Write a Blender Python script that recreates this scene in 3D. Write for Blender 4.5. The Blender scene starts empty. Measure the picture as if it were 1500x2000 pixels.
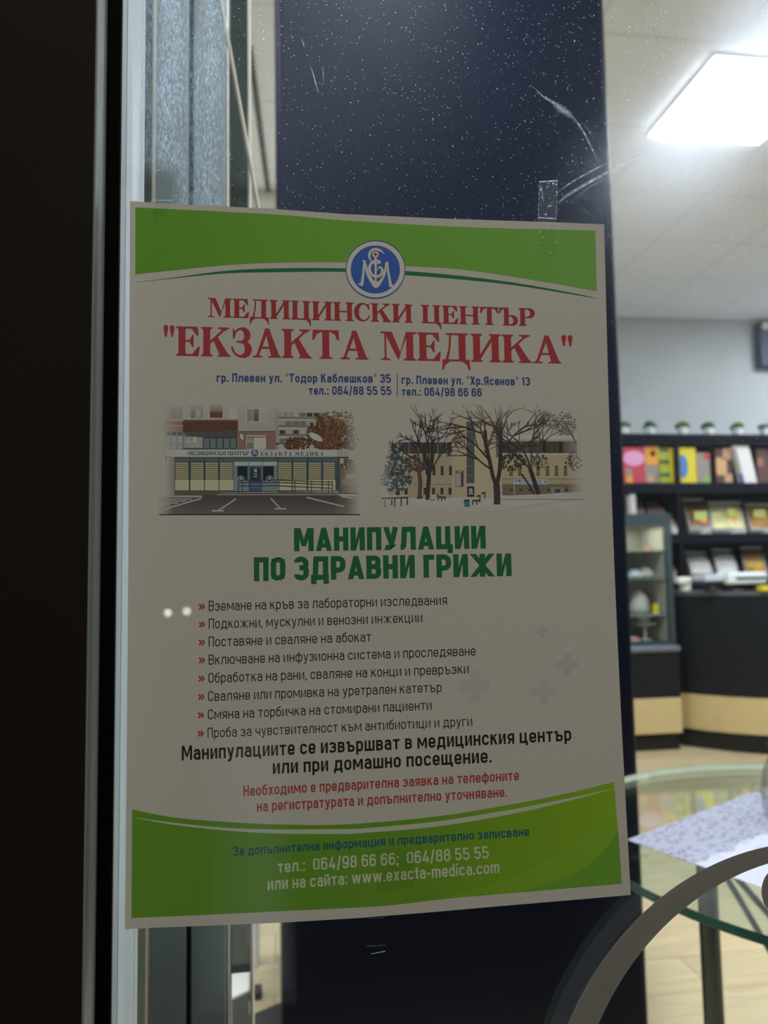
import bpy, bmesh, math, random
from math import sin, cos, pi, radians, sqrt, atan2
from mathutils import Vector as V, Matrix

random.seed(7)
S = bpy.context.scene
COL = S.collection

# ------------------------------------------------------------------ camera
FPX, CAM_D, CAM_H = 1500.0, 0.4575, 1.2          # focal length in pixels, distance to the pane, height over the shop floor
PSI, TH, RO = radians(8), radians(4.8), radians(1.03)
_R0 = V((cos(PSI), -sin(PSI), 0))
FW = V((cos(TH)*sin(PSI), cos(TH)*cos(PSI), sin(TH)))
_U0 = V((-sin(TH)*sin(PSI), -sin(TH)*cos(PSI), cos(TH)))
CU = cos(RO)*_U0 + sin(RO)*_R0
CR = cos(RO)*_R0 - sin(RO)*_U0
CP = V((0, -CAM_D, CAM_H))
cd = bpy.data.cameras.new('camera')
cam = bpy.data.objects.new('camera', cd)
COL.objects.link(cam)
m = Matrix((CR, CU, -FW)).transposed().to_4x4()
m.translation = CP
cam.matrix_world = m
cd.sensor_fit = 'HORIZONTAL'; cd.sensor_width = 36; cd.lens = 36*FPX/1500
cd.clip_start = 0.01; cd.clip_end = 60
cd.dof.use_dof = True; cd.dof.focus_distance = 0.462; cd.dof.aperture_fstop = 11
S.camera = cam

# ------------------------------------------------------------------ view, world, lights
S.view_settings.view_transform = 'Standard'
S.view_settings.look = 'None'
S.view_settings.exposure = 0.0
S.view_settings.gamma = 1.0
S.view_settings.use_curve_mapping = False
S.cycles.transparent_max_bounces = 32
S.cycles.max_bounces = 10
S.cycles.diffuse_bounces = 5
w = bpy.data.worlds.new('night'); S.world = w; w.use_nodes = True
w.node_tree.nodes['Background'].inputs[0].default_value = (0.9, 0.85, 0.75, 1)
w.node_tree.nodes['Background'].inputs[1].default_value = 0.004

PANEL_L = 44.0
PANEL_COL = (0.91, 0.97, 1.10)


def area(name, loc, size, power, col, rot=(0, 0, 0), sizey=None):
    d = bpy.data.lights.new(name, 'AREA'); d.energy = power; d.size = size; d.color = col
    if sizey:
        d.shape = 'RECTANGLE'; d.size_y = sizey
    o = bpy.data.objects.new(name, d); o.location = loc; o.rotation_euler = rot
    COL.objects.link(o)
    return o


# the other ceiling panels of the shop, unseen, assumed above and beside the frame
for x, y in ((2.13, 0.86), (0.33, 0.86), (0.33, 2.66), (4.4, 2.66), (4.4, 0.86), (4.6, 4.3), (-0.75, 1.2)):
    area('assumed_panel_light', (x, y, 3.335), 0.58, PANEL_L*pi*0.336, PANEL_COL)
area('door_fill_light', (-0.1, 0.16, 3.3), 0.9, 45, PANEL_COL, sizey=0.12)  # added fill above the window, lifts the door profiles
# two street lamps across the road, mirrored as small dots in the laminated poster
for i, p in enumerate(((-1.003, -6.931, 0.9), (-0.834, -6.951, 0.909))):
    d = bpy.data.lights.new('far_street_lamp', 'POINT'); d.shadow_soft_size = 0.030; d.energy = 0.8; d.color = (1, .93, .82)
    o = bpy.data.objects.new('far_street_lamp', d); o.location = p; COL.objects.link(o)
# added fill lamp behind the camera for the outer face of the poster
sl = area('poster_fill_light', (0.8, -2.4, 4.9), 0.5, 84, (0.98, 0.92, 0.74))
sl.rotation_euler = (V((0.06, 0, 1.2)) - sl.location).to_track_quat('-Z', 'Y').to_euler()


def mirror_dir(x, y):
    r = (FW + CR*((x-750)/FPX) + CU*((1000-y)/FPX)); q = CP + r*(-CP.y/r.y); r = r.normalized()
    return q, V((r.x, -r.y, r.z))
for x, y, dist, w_, h_, e in tuple((508-6*k, 1640+8*k, 5.0+.06*k, .16+.11*k, 1.2+.14*k, .24*(.16+.11*k)*(1.2+.14*k)) for k in range(5)):  # nested lights added to mirror a soft pale streak in the poster
    q, dr = mirror_dir(x, y)
    o = area('streak_reflection_light', q+dr*dist, w_, e, (.86, .95, 1.0), sizey=h_)
    o.rotation_euler = (-dr).to_track_quat('-Z', 'Y').to_euler()


# ------------------------------------------------------------------ pixels of the photograph to points in the place
def ray(x, y): return FW + CR*((x-750)/FPX) + CU*((1000-y)/FPX)
def atY(x, y, v):
    r = ray(x, y); return CP + r*((v-CP.y)/r.y)
def atZ(x, y, v):
    r = ray(x, y); return CP + r*((v-CP.z)/r.z)


def lin(c):
    c = c/255.0
    return c/12.92 if c <= 0.04045 else ((c+0.055)/1.055)**2.4
def L3(c): return tuple(lin(x) for x in c)


# ------------------------------------------------------------------ materials
MATS = {}


def newmat(name):
    mt = bpy.data.materials.new(name); mt.use_nodes = True
    nt = mt.node_tree
    for n in list(nt.nodes): nt.nodes.remove(n)
    out = nt.nodes.new('ShaderNodeOutputMaterial')
    return mt, nt, out


def N(nt, kind, **kw):
    n = nt.nodes.new(kind)
    for k, v in kw.items():
        if k.startswith('i_'):
            key = k[2:]
            key = int(key) if key.isdigit() else key.replace('_', ' ')
            n.inputs[key].default_value = v
        else:
            setattr(n, k, v)
    return n


def math_n(nt, op, a, b=None, c=None, clamp=False):
    n = nt.nodes.new('ShaderNodeMath'); n.operation = op; n.use_clamp = clamp
    for i, v in enumerate((a, b, c)):
        if v is None: continue
        if isinstance(v, (int, float)): n.inputs[i].default_value = v
        else: nt.links.new(v, n.inputs[i])
    return n.outputs[0]


def surf(name, col, rough=0.5, metal=0.0, spec=0.5, vary=0.12, scale=30.0, stretch=(1, 1, 1), bump=0.0, coat=0.0, second=None):
    """principled surface, colour varied by noise; col is an sRGB triple 0..255"""
    if name in MATS: return MATS[name]
    mt, nt, out = newmat(name)
    b = N(nt, 'ShaderNodeBsdfPrincipled')
    b.inputs['Roughness'].default_value = rough
    b.inputs['Metallic'].default_value = metal
    b.inputs['Specular IOR Level'].default_value = spec
    b.inputs['Coat Weight'].default_value = coat
    b.inputs['Coat Roughness'].default_value = 0.03
    tc = N(nt, 'ShaderNodeTexCoord'); mp = N(nt, 'ShaderNodeMapping'); mp.inputs['Scale'].default_value = stretch
    nz = N(nt, 'ShaderNodeTexNoise'); nz.inputs['Scale'].default_value = scale; nz.inputs['Detail'].default_value = 5
    nt.links.new(tc.outputs['Object'], mp.inputs[0]); nt.links.new(mp.outputs[0], nz.inputs['Vector'])
    mx = N(nt, 'ShaderNodeMix', data_type='RGBA')
    c = L3(col); c2 = L3(second) if second else tuple(x*(1-vary) for x in c)
    if not second: c = tuple(min(1, x*(1+vary)) for x in c)
    mx.inputs['A'].default_value = (*c2, 1); mx.inputs['B'].default_value = (*c, 1)
    nt.links.new(nz.outputs['Fac'], mx.inputs['Factor'])
    nt.links.new(mx.outputs['Result'], b.inputs['Base Color'])
    if bump:
        bp = N(nt, 'ShaderNodeBump'); bp.inputs['Strength'].default_value = bump; bp.inputs['Distance'].default_value = 0.004
        nt.links.new(nz.outputs['Fac'], bp.inputs['Height']); nt.links.new(bp.outputs[0], b.inputs['Normal'])
    nt.links.new(b.outputs[0], out.inputs[0])
    MATS[name] = mt
    return mt


def schlick(nt, f0=0.04):
    lw = N(nt, 'ShaderNodeLayerWeight'); lw.inputs['Blend'].default_value = 0.5
    p = math_n(nt, 'POWER', lw.outputs['Facing'], 5.0)
    return math_n(nt, 'MULTIPLY_ADD', p, 1-f0, f0)


def glass(name, tint=(1, 1, 1), f0=0.04, rough=0.0):
    if name in MATS: return MATS[name]
    mt, nt, out = newmat(name)
    t = N(nt, 'ShaderNodeBsdfTransparent'); t.inputs[0].default_value = (*tint, 1)
    g = N(nt, 'ShaderNodeBsdfGlossy'); g.inputs['Roughness'].default_value = rough
    mx = N(nt, 'ShaderNodeMixShader')
    nt.links.new(schlick(nt, f0), mx.inputs[0]); nt.links.new(t.outputs[0], mx.inputs[1]); nt.links.new(g.outputs[0], mx.inputs[2])
    nt.links.new(mx.outputs[0], out.inputs[0])
    MATS[name] = mt
    return mt


def emit(name, col, strength):
    if name in MATS: return MATS[name]
    mt, nt, out = newmat(name)
    e = N(nt, 'ShaderNodeEmission'); e.inputs[0].default_value = (*col, 1); e.inputs[1].default_value = strength
    nt.links.new(e.outputs[0], out.inputs[0]); MATS[name] = mt
    return mt


def print_mat():
    """ink on laminated paper: colour of each printed shape, faint paper tooth, glossy film on top"""
    mt, nt, out = newmat('printed_laminated_paper')
    at = N(nt, 'ShaderNodeAttribute'); at.attribute_name = 'ink'
    fa = N(nt, 'ShaderNodeAttribute'); fa.attribute_name = 'fade'
    tc = N(nt, 'ShaderNodeTexCoord')
    nz = N(nt, 'ShaderNodeTexNoise'); nz.inputs['Scale'].default_value = 900; nz.inputs['Detail'].default_value = 3
    nt.links.new(tc.outputs['Object'], nz.inputs['Vector'])
    fac = math_n(nt, 'MULTIPLY_ADD', nz.outputs['Fac'], 0.12, 0.94)
    mx = N(nt, 'ShaderNodeMix', data_type='RGBA'); mx.inputs['A'].default_value = (*PAPER, 1)
    nt.links.new(fa.outputs['Fac'], mx.inputs['Factor']); nt.links.new(at.outputs['Color'], mx.inputs['B'])
    vm = N(nt, 'ShaderNodeVectorMath', operation='SCALE')
    nt.links.new(mx.outputs['Result'], vm.inputs[0]); nt.links.new(fac, vm.inputs['Scale'])
    b = N(nt, 'ShaderNodeBsdfPrincipled'); b.inputs['Roughness'].default_value = 0.6
    b.inputs['Specular IOR Level'].default_value = 0.2
    b.inputs['Coat Weight'].default_value = 0.9; b.inputs['Coat Roughness'].default_value = 0.02
    nt.links.new(vm.outputs[0], b.inputs['Base Color'])
    nt.links.new(b.outputs[0], out.inputs[0])
    return mt


# colours as they look under the added poster lamp -> reflectance of the ink
E_POSTER = (0.235, 0.212, 0.166)
def ink(c): return tuple(min(0.95, lin(x)/e) for x, e in zip(c, E_POSTER))
PAPER = ink((121, 115, 103))
M_PRINT = print_mat()


# ------------------------------------------------------------------ mesh building
class MB:
    def __init__(s): s.v = []; s.f = []; s.m = []; s.c = []; s.fade = {}
    def poly(s, pts, mi=0, col=None):
        i = len(s.v); s.v += [V(p) for p in pts]; s.f.append(list(range(i, i+len(pts)))); s.m.append(mi); s.c.append(col)
    def grid(s, rows, mi=0, col=None, closed=False):
        i = len(s.v); n = len(rows[0])
        for r in rows: s.v += [V(p) for p in r]
        for a in range(len(rows)-1):
            for b in range(n if closed else n-1):
                b2 = (b+1) % n
                s.f.append([i+a*n+b, i+a*n+b2, i+(a+1)*n+b2, i+(a+1)*n+b]); s.m.append(mi); s.c.append(col)
    def box(s, x0, x1, y0, y1, z0, z1, mi=0):
        p = [(x, y, z) for z in (z0, z1) for y in (y0, y1) for x in (x0, x1)]
        i = len(s.v); s.v += [V(q) for q in p]
        for f in ((0, 2, 3, 1), (4, 5, 7, 6), (0, 1, 5, 4), (2, 6, 7, 3), (0, 4, 6, 2), (1, 3, 7, 5)):
            s.f.append([i+k for k in f]); s.m.append(mi); s.c.append(None)
    def tube(s, pts, r, n=12, mi=0, caps=True):
        pts = [V(p) for p in pts]; rows = []; up = None
        rr = r if isinstance(r, (list, tuple)) else [r]*len(pts)
        for k, p in enumerate(pts):
            d = (pts[min(k+1, len(pts)-1)] - pts[max(k-1, 0)]).normalized()
            if up is None: up = d.orthogonal().normalized()
            up = (up - d*up.dot(d)).normalized(); q = d.cross(up)
            rows.append([p + (up*cos(a)+q*sin(a))*rr[k] for a in [2*pi*j/n for j in range(n)]])
        s.grid(rows, mi, closed=True)
        if caps: s.poly(rows[0][::-1], mi); s.poly(rows[-1], mi)
    def lathe(s, prof, c=(0, 0, 0), n=24, mi=0, cap=True):
        c = V(c)
        rows = [[c+V((r*cos(a), r*sin(a), z)) for a in [2*pi*j/n for j in range(n)]] for r, z in prof]
        s.grid(rows, mi, closed=True)
        if cap: s.poly(rows[0][::-1], mi); s.poly(rows[-1], mi)
    def prism(s, base, z0, z1, mi=0):
        s.poly([(x, y, z0) for x, y in base][::-1], mi); s.poly([(x, y, z1) for x, y in base], mi)
        n = len(base)
        for k in range(n):
            a, b = base[k], base[(k+1) % n]
            s.poly([(*a, z0), (*b, z0), (*b, z1), (*a, z1)], mi)


ORG = {}     # world position of each thing and part


def mesh_obj(name, mb, mats, org, smooth=True, bevel=0.0, print_cols=False, segs=2):
    me = bpy.data.meshes.new(name)
    me.from_pydata([tuple(p-org) for p in mb.v], [], mb.f)
    for mt in (mats if isinstance(mats, (list, tuple)) else [mats]): me.materials.append(mt)
    me.polygons.foreach_set('material_index', mb.m)
    if print_cols:
        a = me.attributes.new('ink', 'FLOAT_COLOR', 'CORNER'); fd = me.attributes.new('fade', 'FLOAT', 'POINT')
        for p in me.polygons:
            c = mb.c[p.index] or PAPER
            for li in p.loop_indices: a.data[li].color = (*c, 1)
        for i in range(len(me.vertices)): fd.data[i].value = mb.fade.get(i, 1.0)
    else:
        bm = bmesh.new(); bm.from_mesh(me)
        bmesh.ops.remove_doubles(bm, verts=bm.verts, dist=1e-5)
        bmesh.ops.recalc_face_normals(bm, faces=bm.faces)
        for f in bm.faces: f.smooth = smooth
        for e in bm.edges:
            if len(e.link_faces) == 2 and e.calc_face_angle(0) > 0.6: e.smooth = False
        bm.to_mesh(me); bm.free()
    o = bpy.data.objects.new(name, me); COL.objects.link(o)
    if bevel:
        b = o.modifiers.new('bevel', 'BEVEL'); b.width = bevel; b.segments = segs; b.limit_method = 'ANGLE'
    return o


def tag(o, label=None, cat=None, group=None, kind=None):
    if label: o['label'] = label
    if cat: o['category'] = cat
    if group: o['group'] = group
    if kind: o['kind'] = kind
    return o


def thing(name, loc, label=None, cat=None, group=None, kind=None):
    o = bpy.data.objects.new(name, None); o.empty_display_size = 0.05; o.location = loc; COL.objects.link(o)
    ORG[o.name] = V(loc)
    return tag(o, label, cat, group, kind)


def part(name, mb, mats, parent, label=None, **kw):
    org = ORG[parent.name]
    o = mesh_obj(name, mb, mats, org, **kw); o.parent = parent; ORG[o.name] = org
    if label: o['label'] = label
    return o


def single(name, mb, mats, label=None, cat=None, group=None, kind=None, **kw):
    lo = V((min(p.x for p in mb.v), min(p.y for p in mb.v), min(p.z for p in mb.v)))
    hi = V((max(p.x for p in mb.v), max(p.y for p in mb.v), max(p.z for p in mb.v)))
    org = V(((lo.x+hi.x)/2, (lo.y+hi.y)/2, lo.z))
    o = mesh_obj(name, mb, mats, org, **kw); o.location = org; ORG[o.name] = org
    return tag(o, label, cat, group, kind)


def copy_tree(o, parent=None):
    c = o.copy(); COL.objects.link(c); c.parent = parent
    for ch in list(o.children): copy_tree(ch, c)
    return c


# ------------------------------------------------------------------ the shop room
CEIL = 3.36
# floor: pale oak planks along the shop front
mt, nt, out = newmat('oak_planks')
tc = N(nt, 'ShaderNodeTexCoord')
br = N(nt, 'ShaderNodeTexBrick'); br.offset = 0.37
for k, v in (('Scale', 1.0), ('Brick Width', 1.25), ('Row Height', 0.19), ('Mortar Size', 0.0016), ('Mortar Smooth', 0.3), ('Bias', 0.0)):
    br.inputs[k].default_value = v
br.inputs['Color1'].default_value = (*L3((206, 188, 150)), 1); br.inputs['Color2'].default_value = (*L3((192, 173, 133)), 1)
br.inputs['Mortar'].default_value = (*L3((120, 102, 74)), 1)
mp = N(nt, 'ShaderNodeMapping'); mp.inputs['Scale'].default_value = (2.2, 26, 1)
nz = N(nt, 'ShaderNodeTexNoise'); nz.inputs['Scale'].default_value = 1.6; nz.inputs['Detail'].default_value = 6; nz.inputs['Distortion'].default_value = 1.2
nt.links.new(tc.outputs['Object'], br.inputs['Vector']); nt.links.new(tc.outputs['Object'], mp.inputs[0]); nt.links.new(mp.outputs[0], nz.inputs['Vector'])
mx = N(nt, 'ShaderNodeMix', data_type='RGBA', blend_type='MULTIPLY'); mx.inputs['Factor'].default_value = 0.55
rmp = N(nt, 'ShaderNodeValToRGB'); rmp.color_ramp.elements[0].position = 0.3; rmp.color_ramp.elements[1].position = 0.75
rmp.color_ramp.elements[0].color = (0.62, 0.58, 0.52, 1); rmp.color_ramp.elements[1].color = (1, 1, 1, 1)
nt.links.new(nz.outputs['Fac'], rmp.inputs[0]); nt.links.new(br.outputs['Color'], mx.inputs['A']); nt.links.new(rmp.outputs[0], mx.inputs['B'])
b = N(nt, 'ShaderNodeBsdfPrincipled'); b.inputs['Roughness'].default_value = 0.5
nt.links.new(mx.outputs['Result'], b.inputs['Base Color']); nt.links.new(b.outputs[0], out.inputs[0])
M_FLOOR = mt

# ceiling: white 60 cm mineral tiles with faint joints
mt, nt, out = newmat('ceiling_tiles')
tc = N(nt, 'ShaderNodeTexCoord'); sx = N(nt, 'ShaderNodeSeparateXYZ'); nt.links.new(tc.outputs['Object'], sx.inputs[0])
js = []
for ax, off in ((0, -0.17), (1, 0.55)):
    a = math_n(nt, 'DIVIDE', math_n(nt, 'ADD', sx.outputs[ax], off), 0.6)
    fr = math_n(nt, 'FRACT', a)
    js.append(math_n(nt, 'ABSOLUTE', math_n(nt, 'SUBTRACT', fr, 0.5)))
mxx = math_n(nt, 'MAXIMUM', js[0], js[1])
jn = math_n(nt, 'GREATER_THAN', mxx, 0.482)
mx = N(nt, 'ShaderNodeMix', data_type='RGBA'); mx.inputs['A'].default_value = (0.86, 0.885, 0.94, 1); mx.inputs['B'].default_value = (0.75, 0.77, 0.815, 1)
nt.links.new(jn, mx.inputs['Factor'])
b = N(nt, 'ShaderNodeBsdfPrincipled'); b.inputs['Roughness'].default_value = 0.9
nt.links.new(mx.outputs['Result'], b.inputs['Base Color']); nt.links.new(b.outputs[0], out.inputs[0])
M_CEIL = mt

M_PLASTER = surf('grey_plaster', (184, 187, 187), 0.85, vary=0.10, scale=3.0, bump=0.15)
M_PLASTER2 = surf('cream_plaster', (205, 203, 190), 0.85, vary=0.06, scale=4.0)
M_DARKWALL = surf('dark_cladding', (38, 34, 30), 0.75, spec=0.15, vary=0.15, scale=18)
M_ALU = surf('brushed_aluminium', (162, 168, 168), 0.45, spec=0.4, vary=0.06, scale=60, stretch=(40, 40, 0.6), metal=0.0)
M_RUBBER = surf('black_rubber', (9, 9, 12), 0.8, spec=0.05)
M_REVEAL = surf('aluminium_cover_strip', (150, 156, 152), 0.4, spec=0.5, vary=0.08, scale=50, stretch=(40, 40, .5))

b = MB(); b.box(-2.0, 5.4, 0.0, 5.7, -0.1, 0.0); single('floor', b, M_FLOOR, kind='structure')
b = MB(); b.box(-2.0, 5.4, 0.0, 5.7, CEIL, CEIL+0.1); single('ceiling', b, M_CEIL, kind='structure')
b = MB(); b.box(1.2, 5.4, 5.55, 5.7, 0, CEIL); single('wall_back', b, M_PLASTER, kind='structure')
b = MB(); b.box(-2.0, 1.2, 3.74, 3.9, 0, CEIL); b.box(1.05, 1.2, 3.9, 5.6, 0, CEIL); single('wall_left_back', b, M_PLASTER2, kind='structure')
b = MB(); b.box(-2.1, -2.0, 0.0, 3.9, 0, CEIL); single('wall_left', b, M_PLASTER2, kind='structure')
b = MB(); b.box(5.3, 5.4, 0.0, 5.7, 0, CEIL); single('wall_right', b, M_PLASTER, kind='structure')

# street side: dark cladding left of the window, wall right of it and over it
XJ = -0.0915
REV = -0.0268          # how far the cladding stands out before the glass
b = MB()
b.box(-3.0, -0.1005, REV, 0.10, -0.15, 3.7)
b.box(3.2, 5.4, -0.02, 0.1, -0.15, 3.7); b.box(-0.1005, 3.2, -0.02, 0.1, 3.1, 3.7)
single('wall_front', b, M_DARKWALL, kind='structure', bevel=0.0008)
b = MB(); b.box(-0.1006, -0.0992, REV+0.0006, -0.0012, -0.15, 3.1)
single('trim_1', b, M_REVEAL, kind='structure', bevel=0.0004)

win = thing('window_1', (1.5, 0, 0.0), kind='structure')
b = MB(); b.box(-0.1005, XJ, -0.001, 0.004, -0.1, 3.1); part('gasket', b, M_RUBBER, win)
b = MB()
prof = [(XJ, 0.0012), (XJ+0.0006, 0.0006), (XJ, 0.03), (XJ-0.0006, 0.031), (XJ-0.0006, 0.048), (XJ, 0.049), (XJ, 0.07), (XJ-0.0005, 0.0705), (XJ-0.0005, 0.0715), (XJ, 0.072), (XJ, 0.084), (XJ-0.009, 0.086), (XJ-0.009, 0.0012)]
b.prism(prof, 0.0, 3.1); part('frame_jamb', b, M_ALU, win)
b = MB(); b.box(XJ-0.009, 3.2, 0.001, 0.085, -0.1, 0.06); part('frame_sill', b, M_ALU, win)
b = MB(); b.box(XJ-0.009, 3.2, 0.001, 0.085, 3.05, 3.1); part('frame_head', b, M_ALU, win)
b = MB(); b.box(3.13, 3.2, 0.001, 0.085, 0.06, 3.05); part('frame_post', b, M_ALU, win)
M_PANE = glass('clear_pane', (0.985, 0.995, 0.99))
b = MB(); b.box(XJ+0.0003, 3.13, 0.0005, 0.0045, 0.06, 3.05); part('outer_pane', b, M_PANE, win, smooth=False)
b = MB(); b.box(XJ+0.0003, 3.13, 0.0145, 0.0185, 0.06, 3.05); part('inner_pane', b, M_PANE, win, smooth=False)

# film of dust on the inner face of the outer pane: scatters the lamp behind it, with specks and a painted bluish haze towards the top
mt, nt, out = newmat('window_dust_haze')
tr = N(nt, 'ShaderNodeBsdfTransparent')
rf = N(nt, 'ShaderNodeBsdfRefraction'); rf.inputs['Roughness'].default_value = 0.62; rf.inputs['IOR'].default_value = 1.12
rf.inputs['Color'].default_value = (0.86, 0.91, 1, 1)
rg = N(nt, 'ShaderNodeBsdfRefraction'); rg.inputs['Roughness'].default_value = 0.62; rg.inputs['IOR'].default_value = 0.9; rg.inputs['Color'].default_value = (0.86, 0.91, 1, 1)
rmx = N(nt, 'ShaderNodeMixShader'); rmx.inputs[0].default_value = 0.42; nt.links.new(rf.outputs[0], rmx.inputs[1]); nt.links.new(rg.outputs[0], rmx.inputs[2])
tl = N(nt, 'ShaderNodeBsdfTranslucent'); tl.inputs[0].default_value = (0.52, 0.73, 1, 1)
tc = N(nt, 'ShaderNodeTexCoord')
big = N(nt, 'ShaderNodeTexNoise'); big.inputs['Scale'].default_value = 9; big.inputs['Detail'].default_value = 5
nt.links.new(tc.outputs['Object'], big.inputs['Vector'])
sz_ = N(nt, 'ShaderNodeSeparateXYZ'); nt.links.new(tc.outputs['Object'], sz_.inputs[0])
high = math_n(nt, 'MULTIPLY_ADD', sz_.outputs[2], 1.6, -1.75, clamp=True)
high = math_n(nt, 'MULTIPLY_ADD', high, 0.85, 0.15)
f1 = math_n(nt, 'MULTIPLY', math_n(nt, 'MULTIPLY_ADD', big.outputs['Fac'], 0.04, 0.024), math_n(nt, 'MULTIPLY_ADD', high, 1.3, 0.3))
m1 = N(nt, 'ShaderNodeMixShader'); nt.links.new(f1, m1.inputs[0]); nt.links.new(tr.outputs[0], m1.inputs[1]); nt.links.new(rmx.outputs[0], m1.inputs[2])
f2 = math_n(nt, 'MULTIPLY', math_n(nt, 'MULTIPLY_ADD', big.outputs['Fac'], 0.032, 0.006), math_n(nt, 'SUBTRACT', high, 0.12))
m2 = N(nt, 'ShaderNodeMixShader'); nt.links.new(f2, m2.inputs[0]); nt.links.new(m1.outputs[0], m2.inputs[1]); nt.links.new(tl.outputs[0], m2.inputs[2])
last = m2
df = N(nt, 'ShaderNodeBsdfTranslucent'); df.inputs[0].default_value = (1, 1, 1, 1)
for sc, thr, amt in ((620, 0.36, 0.3), (330, 0.16, 0.9), (140, 0.055, 1.0)):
    vo = N(nt, 'ShaderNodeTexVoronoi'); vo.inputs['Scale'].default_value = sc
    nt.links.new(tc.outputs['Object'], vo.inputs['Vector'])
    sc_ = N(nt, 'ShaderNodeSeparateColor'); nt.links.new(vo.outputs['Color'], sc_.inputs[0])
    lim = math_n(nt, 'MULTIPLY', math_n(nt, 'MULTIPLY', math_n(nt, 'POWER', sc_.outputs[0], 3.0), high), thr)
    k = math_n(nt, 'LESS_THAN', vo.outputs['Distance'], lim)
    k = math_n(nt, 'MULTIPLY', k, amt)
    mm = N(nt, 'ShaderNodeMixShader'); nt.links.new(k, mm.inputs[0]); nt.links.new(last.outputs[0], mm.inputs[1]); nt.links.new(df.outputs[0], mm.inputs[2])
    last = mm
nt.links.new(last.outputs[0], out.inputs[0])
b = MB(); b.poly([(-0.085, 0.006, 0.2), (2.6, 0.006, 0.2), (2.6, 0.006, 2.6), (-0.085, 0.006, 2.6)])
part('dust_haze_film', b, mt, win)

# dried white residue left on the glass, streaked downwards
mt, nt, out = newmat('dried_residue')
tr = N(nt, 'ShaderNodeBsdfTransparent'); tl = N(nt, 'ShaderNodeBsdfTranslucent'); tl.inputs[0].default_value = (0.72, 0.86, 1, 1)
tc = N(nt, 'ShaderNodeTexCoord'); mp = N(nt, 'ShaderNodeMapping'); mp.inputs['Scale'].default_value = (1, 1, 0.28)
nz = N(nt, 'ShaderNodeTexNoise'); nz.inputs['Scale'].default_value = 1300; nz.inputs['Detail'].default_value = 6; nz.inputs['Roughness'].default_value = 0.65
mp2 = N(nt, 'ShaderNodeMapping'); mp2.inputs['Scale'].default_value = (1, 1, 0.10)
nz2 = N(nt, 'ShaderNodeTexNoise'); nz2.inputs['Scale'].default_value = 110; nz2.inputs['Detail'].default_value = 4
nt.links.new(tc.outputs['Object'], mp.inputs[0]); nt.links.new(mp.outputs[0], nz.inputs['Vector'])
nt.links.new(tc.outputs['Object'], mp2.inputs[0]); nt.links.new(mp2.outputs[0], nz2.inputs['Vector'])
ed = N(nt, 'ShaderNodeAttribute'); ed.attribute_name = 'fade'
a = math_n(nt, 'MULTIPLY_ADD', nz.outputs['Fac'], 3.0, -1.1, clamp=True)
a = math_n(nt, 'MULTIPLY', a, math_n(nt, 'MULTIPLY_ADD', nz2.outputs['Fac'], 0.9, 0.35, clamp=True), clamp=True)
a = math_n(nt, 'MULTIPLY_ADD', a, 0.95, 0.10)
a = math_n(nt, 'MULTIPLY', a, ed.outputs['Fac'], clamp=True)
mx = N(nt, 'ShaderNodeMixShader'); nt.links.new(a, mx.inputs[0]); nt.links.new(tr.outputs[0], mx.inputs[1]); nt.links.new(tl.outputs[0], mx.inputs[2])
nt.links.new(mx.outputs[0], out.inputs[0])
b = MB()
XS = [276, 299, 318, 335, 360, 368, 374, 385, 410, 430, 441, 447]
FD = [0.45, 0.5, 1.0, 1.0, 0.75, 0.35, 0.35, 0.7, 0.75, 0.6, 0.35, 0.0]
YS = [-30, 40, 110, 180, 250, 310, 345, 375, 403]
rows = [[atY(x + (6 if y < 60 else 0), y, 0.0066) for x in XS] for y in YS]
b.grid(rows)
for r, y in enumerate(YS):
    for c, x in enumerate(XS):
        f = FD[c]*(1.0 if y < 200 else 0.75)
        if y > 330 and x < 340: f *= 0.08
        if y < 60 and 355 < x < 400: f *= 0.6
        b.fade[r*len(XS)+c] = f
part('dried_residue', b, mt, win, label='streaky bluish white residue', print_cols=True)

# scuffs and scratches on the glass
mt, nt, out = newmat('glass_scuff')
tr = N(nt, 'ShaderNodeBsdfTransparent'); tl = N(nt, 'ShaderNodeBsdfTranslucent'); tl.inputs[0].default_value = (0.8, 0.9, 1, 1)
tc = N(nt, 'ShaderNodeTexCoord'); nz = N(nt, 'ShaderNodeTexNoise'); nz.inputs['Scale'].default_value = 350; nz.inputs['Detail'].default_value = 4
nt.links.new(tc.outputs['Object'], nz.inputs['Vector'])
ed = N(nt, 'ShaderNodeAttribute'); ed.attribute_name = 'fade'
a = math_n(nt, 'MULTIPLY', math_n(nt, 'MULTIPLY_ADD', nz.outputs['Fac'], 1.5, -0.25, clamp=True), ed.outputs['Fac'], clamp=True)
mx = N(nt, 'ShaderNodeMixShader'); nt.links.new(a, mx.inputs[0]); nt.links.new(tr.outputs[0], mx.inputs[1]); nt.links.new(tl.outputs[0], mx.inputs[2])
nt.links.new(mx.outputs[0], out.inputs[0]); M_SCUFF = mt


def scuff(pts, strength=1.0):
    """pts: (x, y, half width px)"""
    b = MB(); rows = []
    for k, (x, y, h) in enumerate(pts):
        x0, y0, _ = pts[max(k-1, 0)]; x1, y1, _ = pts[min(k+1, len(pts)-1)]
        d = sqrt((x1-x0)**2+(y1-y0)**2); nx, ny = -(y1-y0)/d, (x1-x0)/d
        rows.append([atY(x+nx*h*s, y+ny*h*s, 0.0062) for s in (-1, 0, 1)])
    b.grid(rows)
    for k in range(len(pts)):
        e = strength*(0.35 if k in (0, len(pts)-1) else 1)
        b.fade[3*k] = 0.1*e; b.fade[3*k+1] = e; b.fade[3*k+2] = 0.1*e
    part('scuff_mark', b, M_SCUFF, win, print_cols=True)


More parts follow.
